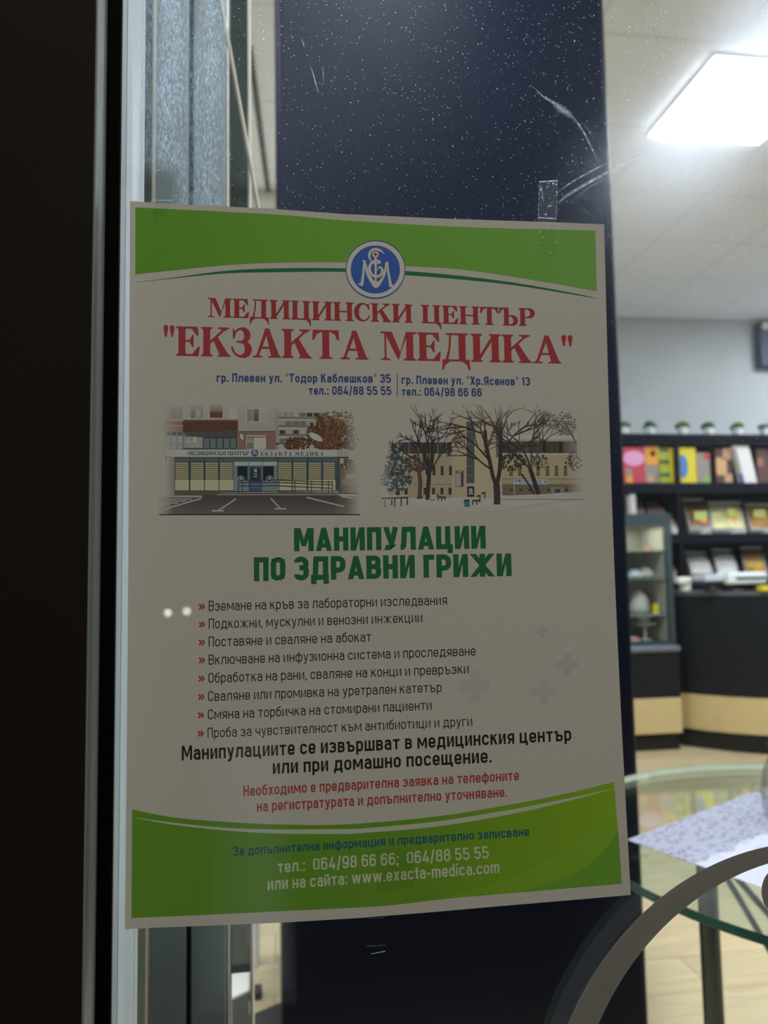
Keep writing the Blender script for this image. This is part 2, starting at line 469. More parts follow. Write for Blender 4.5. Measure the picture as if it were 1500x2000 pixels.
scuff([(1036, 165, 1), (1060, 188, 2), (1080, 200, 4), (1095, 212, 9), (1110, 222, 7), (1122, 232, 3)], 0.6)
scuff([(1118, 228, 3), (1130, 243, 3), (1142, 262, 3), (1155, 288, 2.5), (1170, 319, 2)], 0.55)
scuff([(1136, 238, 1.5), (1150, 255, 2), (1160, 268, 1.5)], 0.35)
scuff([(1089, 376, 1.5), (1110, 360, 2), (1140, 342, 2), (1170, 326, 2.5), (1190, 317, 2)], 0.55)
scuff([(1090, 397, 3), (1110, 380, 4), (1140, 362, 4), (1175, 343, 4.5), (1200, 328, 4), (1230, 314, 2.5), (1258, 303, 1)], 0.55)
scuff([(1120, 390, 1.5), (1150, 366, 2), (1185, 347, 2), (1220, 328, 1.5)], 0.4)
scuff([(589, 75, 1), (592, 84, 1.6), (595, 93, 1)], 0.9)
scuff([(605, 126, 0.8), (611, 142, 1.2), (616, 160, 1.4), (622, 182, 1.8)], 0.9)
scuff([(630, 131, 1.5), (631, 142, 1.2), (632, 165, 0.6)], 0.7)
scuff([(679, 75, 0.6), (664, 115, 0.8), (650, 160, 0.8), (638, 196, 0.5)], 0.18)
scuff([(418, 178, 0.6), (425, 187, 0.8), (432, 192, 0.8)], 0.9)
scuff([(419, 340, 1), (426, 350, 1.6), (430, 353, 1)], 0.9)
scuff([(449, 292, 0.8), (450, 302, 1), (450, 310, 0.6)], 0.8)

# ------------------------------------------------------------------ lettering
def arc_path(pts, closed=False):
    """points (x, y[, corner radius]) -> list of (x, y)"""
    n = len(pts); out = []
    for i, p in enumerate(pts):
        r = p[2] if len(p) > 2 else 0
        if r <= 0 or (not closed and i in (0, n-1)):
            out.append((p[0], p[1])); continue
        a, c = V((*pts[i-1][:2],)), V((*pts[(i+1) % n][:2],)); q = V((p[0], p[1]))
        u, v = (a-q), (c-q); lu, lv = u.length, v.length
        rr = min(r, lu*0.999, lv*0.999)
        u.normalize(); v.normalize()
        p0, p1 = q+u*rr, q+v*rr
        for k in range(7):
            t = k/6; s = sin(t*pi/2); cc = 1-cos(t*pi/2)
            out.append(tuple(p0 + (q-p0)*s + (p1-q)*cc))
    return out


def ribbon2d(path, h, closed=False):
    """quads of a constant-width stroke with mitred joins; h may be a list"""
    n = len(path); L, R_ = [], []
    for i in range(n):
        hh = h[i] if isinstance(h, (list, tuple)) else h
        p = V(path[i])
        a = V(path[i-1]) if (closed or i > 0) else None
        c = V(path[(i+1) % n]) if (closed or i < n-1) else None
        d0 = (p-a).normalized() if a is not None and (p-a).length > 1e-9 else None
        d1 = (c-p).normalized() if c is not None and (c-p).length > 1e-9 else None
        if d0 is None: d0 = d1
        if d1 is None: d1 = d0
        if d0 is None: d0 = d1 = V((1, 0))
        n0, n1 = V((-d0.y, d0.x)), V((-d1.y, d1.x))
        mt_ = n0+n1
        mt_ = n1 if mt_.length < 1e-6 else mt_.normalized()
        k = max(0.4, mt_.dot(n1))
        L.append(p+mt_*(hh/k)); R_.append(p-mt_*(hh/k))
    qs = []
    for i in range(n if closed else n-1):
        j = (i+1) % n
        qs.append([tuple(L[i]), tuple(R_[i]), tuple(R_[j]), tuple(L[j])])
    return qs


LOW = 'абвгдежзийклмнопрстуфхцчшщъьюя'


def glyph(ch, s):
    """condensed sans glyph in a 10-unit cap height: (width, quads)"""
    h = s/2; lower = ch in LOW or ch in 'acemotwxdi'
    T = 7.35 if lower else 10.0
    c = {'a': 'а', 'c': 'с', 'e': 'е', 'o': 'о', 'x': 'х'}.get(ch, ch)
    u = c.upper() if c in LOW and c not in 'абеуфр' else c
    w = 4.55 + s*0.32 if lower else 4.95 + s*0.42
    P = []; C = []; Q = []
    def line(*p): P.append(arc_path(p))
    def loop(x0, y0, x1, y1, r): C.append(arc_path([(x0, y0, r), (x1, y0, r), (x1, y1, r), (x0, y1, r)], True))
    R = min(w/2-h, 2.2)
    if u in 'О0':
        if c == '0': w = 5.0+s*.3
        loop(h, h, w-h, T-h, R)
    elif u == 'С': line((w-h, .68*T), (w-h, T-h, R), (h, T-h, R), (h, h, R), (w-h, h, R), (w-h, .32*T))
    elif u == 'Н': line((h, 0), (h, T)); line((w-h, 0), (w-h, T)); line((h, .51*T), (w-h, .51*T))
    elif u in 'ИЙ':
        line((h, 0), (h, T)); line((w-h, 0), (w-h, T)); Q.append([(h, 0), (s*1.05, 0), (w-h, T), (w-s*1.05, T)])
        if u == 'Й': line((w*.2, T+1.9), (w*.3, T+1.1, .6), (w*.7, T+1.1, .6), (w*.8, T+1.9))
    elif u == 'П': line((h, 0), (h, T-h), (w-h, T-h), (w-h, 0))
    elif u == 'Т': w -= .2; line((w/2, 0), (w/2, T-h)); line((0, T-h), (w, T-h))
    elif u == 'М':
        w += 1.5+s*.3; line((h, 0), (h, T)); line((w-h, 0), (w-h, T))
        y = .22*T
        Q.append([(s*.35, T), (s*1.2, T), (w/2+s*.42, y), (w/2-s*.42, y)]); Q.append([(w-s*.35, T), (w-s*1.2, T), (w/2-s*.42, y), (w/2+s*.42, y)])
    elif u == 'Л': w += .4; line((0, h), (w*.2, h, .9), (w*.27, T-h), (w-h, T-h), (w-h, 0))
    elif u == 'Д':
        w += 1.2; f = -1.5-s*.1
        line((h, f), (h, h), (w-h, h), (w-h, f)); line((w*.23, h), (w*.29, T-h), (w*.82, T-h), (w*.82, h))
    elif u == 'Ц': line((h, T), (h, h), (w+.9-h, h), (w+.9-h, -1.5-s*.1)); line((w-h, T), (w-h, 0)); w += .9
    elif u in 'ШЩ':
        w += 2.2; line((h, T), (h, h), (w-h, h), (w-h, T)); line((w/2, T), (w/2, 0))
        if u == 'Щ': line((w-h, h), (w+.9-h, h), (w+.9-h, -1.6)); w += .9
    elif u == 'В':
        line((h, 0), (h, T)); r = R*.75
        line((h, T-h), (w-h*1.15, T-h, r), (w-h*1.15, .52*T, r), (h, .52*T)); line((h, .52*T), (w-h, .52*T, r), (w-h, h, r), (h, h))
    elif u == 'Г': w = 3.9+s*.2; line((h, 0), (h, T-h), (w, T-h))
    elif c == 'Р': line((h, 0), (h, T)); line((h, T-h), (w-h, T-h, R), (w-h, .40*T, R), (h, .40*T))
    elif c == 'р': line((h, -2.3), (h, T)); loop(h, h, w-h, T-h, R)
    elif u == 'А' and c != 'а':
        w += .7; k = s*.46
        Q.append([(0, 0), (s*1.0, 0), (w/2+k, T), (w/2-k, T)]); Q.append([(w, 0), (w-s*1.0, 0), (w/2-k, T), (w/2+k, T)])
        Q.append([(w*.2, .155*T), (w*.8, .155*T), (w*.8, .155*T+s*.82), (w*.2, .155*T+s*.82)])
    elif c == 'а':
        line((h*1.3, .72*T), (h*1.3, T-h, R), (w-h, T-h, R), (w-h, 0)); line((w-h, .57*T), (h, .57*T, R*.9), (h, h, R*.9), (w-h, h))
    elif c == 'е': line((w-h, .29*T), (w-h, h, R), (h, h, R), (h, T-h, R), (w-h, T-h, R), (w-h, .47*T), (h, .47*T))
    elif c == 'б': loop(h, h, w-h, 6.9-h, R); line((h, 3), (h, 7.9, 1.4), (w*.45, 8.6, .8), (w*.9, 9.8))
    elif c == 'у': w -= .1; Q.append([(0, T), (s*1.02, T), (w/2+s*.45, .3), (w/2-s*.42, .3)]); line((w-h, T), (w*.46, -.9, .8), (w*.36, -2.3+h, .5), (w*.08, -2.3+h))
    elif u == 'У': w += .2; Q.append([(0, T), (s*1.02, T), (w/2+s*.45, .28*T), (w/2-s*.42, .28*T)]); line((w-h, T), (w*.5, 1.4, .8), (w*.38, h, .6), (w*.12, h))
    elif c == 'ф': w += 2.0; line((w/2, -2.3), (w/2, 9.6)); loop(h, h, w-h, T-h, R)
    elif u == 'Х': k = s*.56; Q.append([(0, 0), (2*k, 0), (w, T), (w-2*k, T)]); Q.append([(w, 0), (w-2*k, 0), (0, T), (2*k, T)])
    elif u == 'Ж':
        w += 3.2+s*.3; k = s*.55; m_ = w/2; line((m_, 0), (m_, T))
        for y in (0, T):
            for sg in (-1, 1): Q.append([(m_+sg*(m_-2*k), y), (m_+sg*m_, y), (m_+sg*k*.9, T/2+(T/2-y)*.04), (m_-sg*k*1.1, T/2+(T/2-y)*.04)])
    elif u == 'К':
        k = s*.56; line((h, 0), (h, T)); Q.append([(s*.8, .40*T), (s*.8, .40*T+s*1.3), (w-2*k, T), (w, T)])
        Q.append([(w*.36, .52*T), (w*.36+1.6*k, .66*T), (w+.1, 0), (w+.1-2*k, 0)])
    elif u in 'З3':
        line((h, .76*T), (h, T-h, R), (w-h*1.1, T-h, R), (w-h*1.1, .53*T, R*.7), (w*.36, .53*T)); line((w*.36, .53*T), (w-h, .53*T, R*.7), (w-h, h, R), (h, h, R), (h, .25*T))
    elif u == 'Ч': line((h, T), (h, .40*T, R), (w-h, .40*T)); line((w-h, 0), (w-h, T))
    elif u in 'ЪЬ':
        o = 1.1 if u == 'Ъ' else 0
        if o: line((0, T-h), (o+h, T-h))
        w += o; r = R*.8; line((o+h, 0), (o+h, T)); line((o+h, .56*T), (w-h, .56*T, r), (w-h, h, r), (o+h, h))
    elif u == 'Ю': w += 2.6; line((h, 0), (h, T)); line((h, .5*T), (w*.38, .5*T)); loop(w*.38, h, w-h, T-h, min(R, w*.3-h))
    elif u == 'Я':
        line((w-h, 0), (w-h, T)); line((w-h, T-h), (h, T-h, R), (h, .42*T, R), (w-h, .42*T)); k = s*.55; Q.append([(0, 0), (2*k, 0), (w*.66, .44*T), (w*.66-2*k, .44*T)])
    elif c == '1': w = 3.1+s*.1; line((w-h, 0), (w-h, T)); Q.append([(0, .74*T), (0, .74*T+s*.95), (w-s*.3, T), (w-s, T-s*.6)])
    elif c == '4': k = s*.5; Q.append([(0, .2*T), (s*1.05, .2*T), (w*.6+k, T), (w*.6-k, T)]); line((0, .24*T), (w, .24*T)); line((w*.74, 0), (w*.74, .52*T))
    elif c == '5': line((w-h*1.3, T-h), (h, T-h), (h, .55*T), (w-h, .58*T, R), (w-h, h, R), (h, h, R), (h, .25*T))
    elif c == '6': loop(h, h, w-h, .60*T, R*.9); line((h, 3), (h, T-h, R), (w-h, T-h, R), (w-h, .76*T))
    elif c == '9': loop(h, .40*T, w-h, T-h, R*.9); line((w-h, 7), (w-h, h, R), (h, h, R), (h, .24*T))
    elif c == '8': loop(h, h, w-h, .53*T, R*.85); loop(h*1.2, .53*T, w-h*1.2, T-h, R*.8)
    elif c == '.': w = s*1.1; line((w/2, 0), (w/2, s*1.1))
    elif c == ',': w = s*1.1; line((w/2, s*1.1), (w/2, 0), (w*.2, -1.3))
    elif c == ':': w = s*1.1; line((w/2, 0), (w/2, s*1.1)); line((w/2, 5.2), (w/2, 5.2+s*1.1))
    elif c == ';': w = s*1.1; line((w/2, s*1.1), (w/2, 0), (w*.2, -1.3)); line((w/2, 5.2), (w/2, 5.2+s*1.1))
    elif c == '/': w = 3.6; k = s*.5; Q.append([(0, -1), (2*k, -1), (w, 10.4), (w-2*k, 10.4)])
    elif c in '"”“':
        w = 2.9; d = {'"': .25, '”': .45, '“': -.2}[c]
        for x in (.35, 1.75): Q.append([(x, 7.0), (x+.7, 7.0), (x+1.0+d, 10.2), (x+.1+d, 10.2)])
    elif c == '-': w = 3.1; line((0, 3.7), (w, 3.7))
    elif c == '»':
        w = 6.4
        for x in (0, 3.0): line((x+.3, 1.2), (x+2.6, 4.3), (x+.3, 7.4))
    elif c == 'w':
        w = 8.0; k = s*.52
        for a_, b_, up in ((0, .27, 1), (.27, .5, 0), (.5, .73, 1), (.73, 1, 0)):
            xa, xb = a_*w, b_*w
            y0, y1 = (T, 0) if up else (0, T)
            xa = min(max(xa, k), w-k); xb = min(max(xb, k), w-k)
            Q.append([(xa-k, y0), (xa+k, y0), (xb+k, y1), (xb-k, y1)])
    elif c == 't': w = 3.2; line((.9+h, 9.4), (.9+h, h, .9), (w, h)); line((0, T-h), (w, T-h))
    elif c == 'm': w = 7.6; line((h, 0), (h, T)); line((h, T-h), (w/2, T-h, 1.3), (w/2, 0)); line((w/2, T-h), (w-h, T-h, 1.3), (w-h, 0))
    elif c == 'd': line((w-h, 0), (w-h, 10)); loop(h, h, w-h, T-h, R)
    elif c == 'i': w = s; line((h, 0), (h, T)); line((h, 8.6), (h, 8.6+s))
    else: w = 2.6
    qs = Q
    for p in P: qs += ribbon2d(p, h)
    for p in C: qs += ribbon2d(p, h, True)
    return w, qs


def serif(ch):
    """bold old-style roman glyph, 10-unit cap height"""
    st, se, sf = 2.55, .62, .85; Q = []
    def rect(x0, x1, y0, y1): Q.append([(x0, y0), (x1, y0), (x1, y1), (x0, y1)])
    def foot(x0, x1, a, b_, y):     # serif slab x0..x1 with brackets onto stem a..b
        t = 1 if y == 0 else -1
        Q.append([(x0, y), (x1, y), (x1, y+t*se*.8), (x0, y+t*se*.8)])
        Q.append([(max(x0, a-.42), y+t*se*.8), (min(x1, b_+.42), y+t*se*.8), (b_, y+t*1.1), (a, y+t*1.1)])
    def stem(x, top=True, bot=True):
        rect(x, x+st, 0, 10)
        if bot: foot(x-sf, x+st+sf, x, x+st, 0)
        if top: foot(x-sf, x+st+sf, x, x+st, 10)
    def vr(pts, ws): Q.extend(ribbon2d(pts, [v/2 for v in ws]))
    if ch == 'М':
        w = 12.9; rect(1.35, 2.05, 0, 10); foot(0, 3.4, 1.35, 2.05, 0); Q.append([(0, 10), (4.0, 10), (3.6, 9.3), (0, 9.4)])
        Q.append([(1.3, 9.9), (4.1, 10), (7.3, 2.4), (6.4, 0)]); Q.append([(6.3, 0.1), (7.0, 1.9), (10.1, 10), (9.2, 10)])
        rect(9.3, 9.3+st, 0, 10); foot(8.3, 12.9, 9.3, 9.3+st, 0); Q.append([(9.2, 10), (12.9, 10), (12.9, 9.4), (9.2, 9.3)])
    elif ch == 'Е':
        w = 8.7; stem(.85); rect(.85, 8.0, 9.35, 10); rect(.85, 8.2, 0, .65); Q.append([(8.0, 10), (8.15, 6.9), (7.6, 6.9), (5.6, 9.4), (5.6, 10)])
        Q.append([(8.2, 0), (8.65, 3.3), (8.1, 3.3), (5.8, .6), (5.8, 0)]); rect(3.2, 5.8, 4.85, 5.45); Q.append([(4.9, 5.4), (5.9, 7.2), (6.4, 7.2), (6.4, 3.1), (5.9, 3.1), (4.9, 4.9)])
    elif ch == 'Д':
        w = 10.2; rect(6.1, 6.1+st, .3, 10); rect(1.6, 9.5, 9.35, 10); Q.append([(2.7, 9.5), (3.45, 9.5), (3.2, 5), (2.3, .4), (1.2, .4), (2.4, 4.6)])
        rect(.2, 10, 0, .68); Q.append([(.1, .6), (0, -3.0), (.6, -3.0), (1.1, -1.3), (2.9, 0), (2.9, .6)]); Q.append([(10.0, .6), (10.2, -3.0), (9.6, -3.0), (9.1, -1.3), (7.3, 0), (7.3, .6)])
    elif ch == 'И': w = 11.0; stem(.85); stem(7.6); Q.append([(3.2, .5), (3.2, 2.4), (7.8, 9.5), (7.8, 7.6)])
    elif ch == 'Н': w = 10.9; stem(.85); stem(7.5); rect(3.2, 7.6, 4.65, 5.35)
    elif ch == 'Ц': w = 10.7; stem(.85); stem(6.9); rect(.5, 10.4, 0, .65); Q.append([(10.4, .6), (10.6, -3.1), (10.0, -3.1), (9.5, -1.4), (7.9, 0), (7.9, .6)])
    elif ch == 'К':
        w = 10.8; stem(.85); Q.append([(3.2, 4.1), (3.2, 5.2), (8.2, 9.5), (9.3, 9.5)]); Q.append([(4.6, 5.3), (6.0, 6.9), (10.1, .5), (6.9, .5)])
        foot(6.3, 10.3, 7.6, 9.2, 10); foot(6.1, 10.8, 7.0, 9.9, 0)
    elif ch == 'Т':
        w = 9.7; x = (w-st)/2; rect(x, x+st, 0, 10); foot(x-1.1, x+st+1.1, x, x+st, 0); rect(.1, w-.1, 9.35, 10)
        Q.append([(.1, 10), (0, 6.5), (.65, 6.5), (1.5, 8.5), (3.4, 9.4)]); Q.append([(w-.1, 10), (w, 6.5), (w-.65, 6.5), (w-1.5, 8.5), (w-3.4, 9.4)])
    elif ch == 'А':
        w = 10.3; Q.append([(1.2, .5), (2.2, .5), (5.2, 8.0), (4.6, 10)]); Q.append([(4.4, 10), (6.0, 10), (9.7, .5), (6.7, .5)]); Q.append([(4.4, 10), (6, 10), (5.2, 7.6), (4.2, 8.9)])
        rect(2.6, 7.4, 3.0, 3.7); foot(0, 3.5, 1.3, 2.2, 0); foot(5.6, 10.3, 6.9, 9.5, 0)
    elif ch == 'С':
        w = 8.5; pts, ws = [], []
        for k in range(25):
            a = radians(48+k*(264/24)); t = abs(cos((a-pi)/1.0)) if cos(a) < 0 else 0
            ws.append(.75+1.9*t**1.3); pts.append((4.6+3.55*cos(a)+.15, 5+4.6*sin(a)))
        vr(pts, ws); Q.append([(7.9, 9.9), (8.1, 6.6), (7.4, 6.6), (6.6, 8.6), (7.0, 9.2)]); vr([(7.0, 1.4), (7.7, 2.2), (8.2, 3.4)], [.75, .7, .6])
    elif ch == 'З':
        w = 7.4; pts, ws = [], []
        for k in range(17):
            a = radians(150-k*15); pts.append((3.5+2.3*cos(a), 7.45+2.25*sin(a))); ws.append(.7+1.7*max(0, cos(a-.1))**1.2)
        vr(pts, ws); rect(1.9, 3.9, 4.9, 5.5); pts, ws = [], []
        for k in range(19):
            a = radians(95-k*15); pts.append((3.4+2.75*cos(a), 2.72+2.45*sin(a))); ws.append(.7+1.9*max(0, cos(a+.1))**1.2)
        vr(pts, ws); Q.append([(.45, 10), (.5, 6.4), (1.15, 6.4), (1.7, 8.4), (.9, 9.4)]); vr([(.75, 1.9), (.3, 2.7), (.2, 3.6)], [.75, .7, .6])
    elif ch == 'Р':
        w = 8.6; stem(.85); pts = [(3.0, 9.66)]; ws = [.66]
        for k in range(13):
            a = radians(90-k*15); pts.append((4.7+2.75*cos(a), 7.25+2.4*sin(a))); ws.append(.66+1.9*max(0, cos(a))**1.2)
        pts.append((3.0, 4.85)); ws.append(.66); vr(pts, ws)
    elif ch == 'Ъ':
        w = 10.0; rect(2.6, 2.6+st, 0, 10); rect(.1, 5.2, 9.35, 10); Q.append([(.1, 10), (0, 6.6), (.6, 6.6), (1.3, 8.6), (3, 9.4)]); foot(1.8, 6, 2.6, 5.15, 0); pts = [(4.8, 5.5)]; ws = [.66]
        for k in range(13):
            a = radians(90-k*15); pts.append((6.0+2.75*cos(a), 2.92+2.58*sin(a))); ws.append(.66+1.9*max(0, cos(a))**1.2)
        pts.append((4.8, .34)); ws.append(.66); vr(pts, ws)
    elif ch == '"':
        w = 4.3
        for x in (0, 2.3): Q.append([(x+.65, 6.3), (x+1.15, 6.3), (x+1.8, 9.2), (x+1.7, 10), (x+.9, 10.4), (x+.1, 10), (x, 9.2)])
    else: w = 4.0
    return w, Q


def vert_slope(x): return -.007 + (x-250)/950*.044     # lean of the poster's vertical lines across the sheet


PY = -0.0016          # outer face of the sheet


def place(px, py, layer=0):
    return atY(px, py, PY - 0.00001*layer)


def text_line(mb, txt, p0, p1, cap, col, weight=None, gap=1.15, space=2.9, serif_=False, layer=6):
    cap0, cap1 = cap if isinstance(cap, tuple) else (cap, cap)
    x = 0; items = []
    for ch in txt:
        if ch == ' ': x += space; continue
        wd, q = serif(ch) if serif_ else glyph(ch, weight)
        items.append((x, q)); x += wd+gap
    W = x-gap
    for x0, q in items:
        for qi, poly in enumerate(q):
            pts = []; lay = layer+(qi % 12)*.16
            for (gx, gy) in poly:
                t = (x0+gx)/W; cx = p0[0]+(p1[0]-p0[0])*t; cy = p0[1]+(p1[1]-p0[1])*t
                up = gy*(cap0+(cap1-cap0)*t)/10
                pts.append(place(cx-vert_slope(cx)*up, cy-up, lay))
            mb.poly(pts, 0, ink(col))


# ------------------------------------------------------------------ the poster
poster = thing('poster', atY(740, 1790, 0), 'laminated medical centre poster with green bands, red title and two photos, taped to window glass', 'poster')
TOP = [(254, 393), (300, 395.5), (400, 401), (540, 408.5), (680, 418.5), (870, 427), (1050, 433), (1180, 438)]
BOT = [(244, 1815), (300, 1812), (420, 1807.5), (560, 1801.5), (700, 1793), (850, 1781), (980, 1769.5), (1232, 1748)]


def edge_blend(t, s):
    """point of the sheet: t across, s down"""
    def along(P, t):
        k = t*(len(P)-1); i = min(int(k), len(P)-2); f = k-i
        return V((P[i][0]+(P[i+1][0]-P[i][0])*f, P[i][1]+(P[i+1][1]-P[i][1])*f))
    def res(P):
        n = 24; d = [V(P[0])]
        return P
    a, b_ = along(TOP, t), along(BOT, t)
    p = a+(b_-a)*s
    bow_l = 1.5*sin(pi*s)
    bow_r = -6.5*sin(pi*s)
    p.x += bow_l*(1-t)+bow_r*t
    return p


b = MB(); rows = []
for j in range(25):
    rows.append([place(*edge_blend(i/14, j/24), 0) for i in range(15)])
b.grid(rows, 0, PAPER)
back = [[p+V((0, 0.0004, 0)) for p in r] for r in rows]
b.grid(back, 0, PAPER)
for r0, r1 in ((rows[0], back[0]), (rows[-1], back[-1]), ([r[0] for r in rows], [r[0] for r in back]), ([r[-1] for r in rows], [r[-1] for r in back])):
    b.grid([r0, r1], 0, PAPER)
part('paper_sheet', b, M_PRINT, poster, print_cols=True)


def band(mb, up, lo, cols, layer, n=40):
    """strip between two pixel polylines of equal parameter; cols: colours left to right"""
    def samp(P, x):
        for i in range(len(P)-1):
            if x <= P[i+1][0] or i == len(P)-2:
                t = (x-P[i][0])/(P[i+1][0]-P[i][0]); return P[i][1]+(P[i+1][1]-P[i][1])*t
    def smooth(P):           # Catmull-Rom through the points
        out = []
        for i in range(len(P)-1):
            p0, p1, p2, p3 = P[max(i-1, 0)], P[i], P[i+1], P[min(i+2, len(P)-1)]
            for k in range(8):
                t = k/8
                out.append(tuple(0.5*((2*p1[d])+(-p0[d]+p2[d])*t+(2*p0[d]-5*p1[d]+4*p2[d]-p3[d])*t*t+(-p0[d]+3*p1[d]-3*p2[d]+p3[d])*t**3) for d in (0, 1)))
        return out+[P[-1]]
    U_, L_ = smooth(up), smooth(lo)
    def pt(P, t):
        x = P[0][0]+(P[-1][0]-P[0][0])*t; return x, samp(P, x)
    for k in range(n):
        t0, t1 = k/n, (k+1)/n
        ci = cols if isinstance(cols[0], tuple) else [cols]
        q = (t0+t1)/2*(len(ci)-1); i = min(int(q), max(len(ci)-2, 0)); f = q-i
        c = ci[0] if len(ci) == 1 else tuple(ci[i][d]+(ci[i+1][d]-ci[i][d])*f for d in range(3))
        mb.poly([place(*pt(U_, t0), layer), place(*pt(U_, t1), layer), place(*pt(L_, t1), layer), place(*pt(L_, t0), layer)], 0, ink(c))


b = MB()
band(b, [(264.3, 405), (540, 419), (680, 431), (910, 443.5), (1163, 450)],
     [(264.3, 536), (340, 528), (440, 518), (540, 513.3), (673, 512.5), (791.6, 519.7), (896, 525.8), (1004, 541), (1112, 559), (1165.5, 569)],
     [(60, 92, 24), (66, 100, 30), (68, 102, 34), (74, 104, 46)], 2)  # lighter right end: lamp haze painted into the green
part('header_band', b, M_PRINT, poster, label='green band across the top of the sheet', print_cols=True)
b = MB()
band(b, [(267, 551), (340, 542), (440, 529), (540, 524), (673, 524), (793, 529.4), (896, 538.4), (1004, 552), (1112, 571), (1164, 582)],
     [(267, 551.6), (340, 543.6), (440, 534), (540, 531.7), (673, 531), (793, 537.3), (896, 545.6), (1004, 557), (1112, 574), (1164, 582.8)], [(22, 66, 38)], 2)
part('header_stripe', b, M_PRINT, poster, label='thin dark green curved line', print_cols=True)

b = MB()
FG, FG2 = (62, 90, 24), (84, 106, 20)
band(b, [(258, 1581), (340, 1596.7), (440, 1605), (540, 1610), (673, 1610), (849, 1595), (998.6, 1571), (1110.6, 1548.8), (1199.4, 1527)],
     [(256.7, 1793), (440, 1785), (540, 1780), (740, 1770), (849, 1758), (998.6, 1743), (1214.4, 1726)], [FG, FG, FG, (66, 92, 22), (76, 100, 20), FG2], 2, 60)
band(b, [(263, 1596.7), (340, 1607), (440, 1616.7), (540, 1620), (673, 1619), (700, 1618.6), (849, 1604.8), (998.6, 1581), (1110.6, 1559), (1198.3, 1540)],
     [(263, 1597.2), (340, 1611), (440, 1622), (540, 1628), (673, 1628.7), (700, 1627.5), (849, 1615), (998.6, 1590), (1110.6, 1564.5), (1198.3, 1540.6)], [(118, 118, 100)], 4, 60)
band(b, [(1025, 1742), (1100, 1716), (1150, 1689), (1185, 1655), (1207.5, 1622)], [(1025, 1742.5), (1100, 1735.7), (1150, 1731.5), (1185, 1728.5), (1214.4, 1726)], [(66, 98, 28)], 3, 16)
band(b, [(850, 1757), (960, 1728), (1060, 1684), (1130, 1640), (1201, 1566)], [(1025, 1741.8), (1100, 1716), (1150, 1689), (1185, 1655), (1207.5, 1622)], [(74, 100, 20), (82, 108, 25)], 3, 16)
part('footer_band', b, M_PRINT, poster, label='green band across the foot of the sheet', print_cols=True)

# emblem: white monogram on a blue disc
def e5(x, y): return 660+x/10, 460+y/10
b = MB()
def disc(mb, cx, cy, rx, ry, col, layer, conv, n=48, r0=None):
    for k in range(n):
        a0, a1 = 2*pi*k/n, 2*pi*(k+1)/n
        o0, o1 = (cx+rx*cos(a0), cy+ry*sin(a0)), (cx+rx*cos(a1), cy+ry*sin(a1))
        mb.poly([place(*conv(cx, cy), layer), place(*conv(*o0), layer), place(*conv(*o1), layer)], 0, ink(col))
WH, BL = (132, 130, 122), (33, 57, 102)
disc(b, 735, 664, 585, 574, (34, 58, 92), 6, e5); disc(b, 734, 662, 568, 548, WH, 8, e5); disc(b, 731, 664, 481, 470, BL, 10, e5)
def epoly(pts, col=WH, layer=12):
    from mathutils.geometry import tessellate_polygon
    for t in tessellate_polygon([[V((x, y, 0)) for x, y in pts]]): b.poly([place(*e5(*pts[i]), layer) for i in t], 0, ink(col))
def erib(pts, ws, col=WH, layer=12):
    for qi, q in enumerate(ribbon2d(pts, [v/2 for v in ws])): b.poly([place(*e5(*p), layer+(qi % 9)*.1) for p in q], 0, ink(col))
epoly([(478, 478), (545, 488), (552, 540), (525, 660), (508, 860), (500, 945), (488, 985), (462, 988), (405, 958), (400, 935), (428, 935), (448, 905), (472, 760), (492, 560), (492, 515)])
epoly([(522, 512), (988, 512), (985, 560), (1002, 700), (1040, 890), (1055, 945), (1080, 980), (1072, 998), (1015, 1013), (998, 980), (985, 860), (955, 690), (938, 660), (935, 515)][1:])
epoly([(530, 640), (560, 770), (620, 890), (690, 1000), (728, 1025), (762, 1025), (800, 1000), (865, 895), (922, 785), (952, 660), (928, 515), (908, 660), (872, 790), (812, 880), (750, 908), (690, 868), (622, 760), (578, 640), (545, 495)])
erib([(870, 315), (810, 285), (740, 262), (680, 275), (632, 320), (612, 380), (618, 440), (650, 505)], [30, 52, 40, 46, 50, 46, 42, 20])
erib([(850, 298), (880, 330), (908, 355)], [10, 26, 8])
erib([(690, 540), (760, 548), (818, 530), (815, 500), (760, 492), (690, 505), (640, 555), (612, 630), (625, 710), (680, 780), (750, 805), (820, 785), (866, 730), (868, 670), (835, 620), (795, 625), (775, 650), (770, 690)], [26, 30, 40, 36, 40, 44, 50, 54, 54, 50, 48, 50, 50, 48, 40, 30, 18, 8], layer=13)
epoly([(712, 425), (758, 425), (755, 905), (722, 905)], layer=14)
disc(b, 733, 368, 64, 63, (132, 128, 120), 15, e5, 28)
for r in ((695, 770, 355, 382), (720, 746, 330, 407)): epoly([(r[0], r[2]), (r[1], r[2]), (r[1], r[3]), (r[0], r[3])], (112, 36, 26), 17)
part('emblem', b, M_PRINT, poster, label='round blue emblem with a white monogram', print_cols=True)

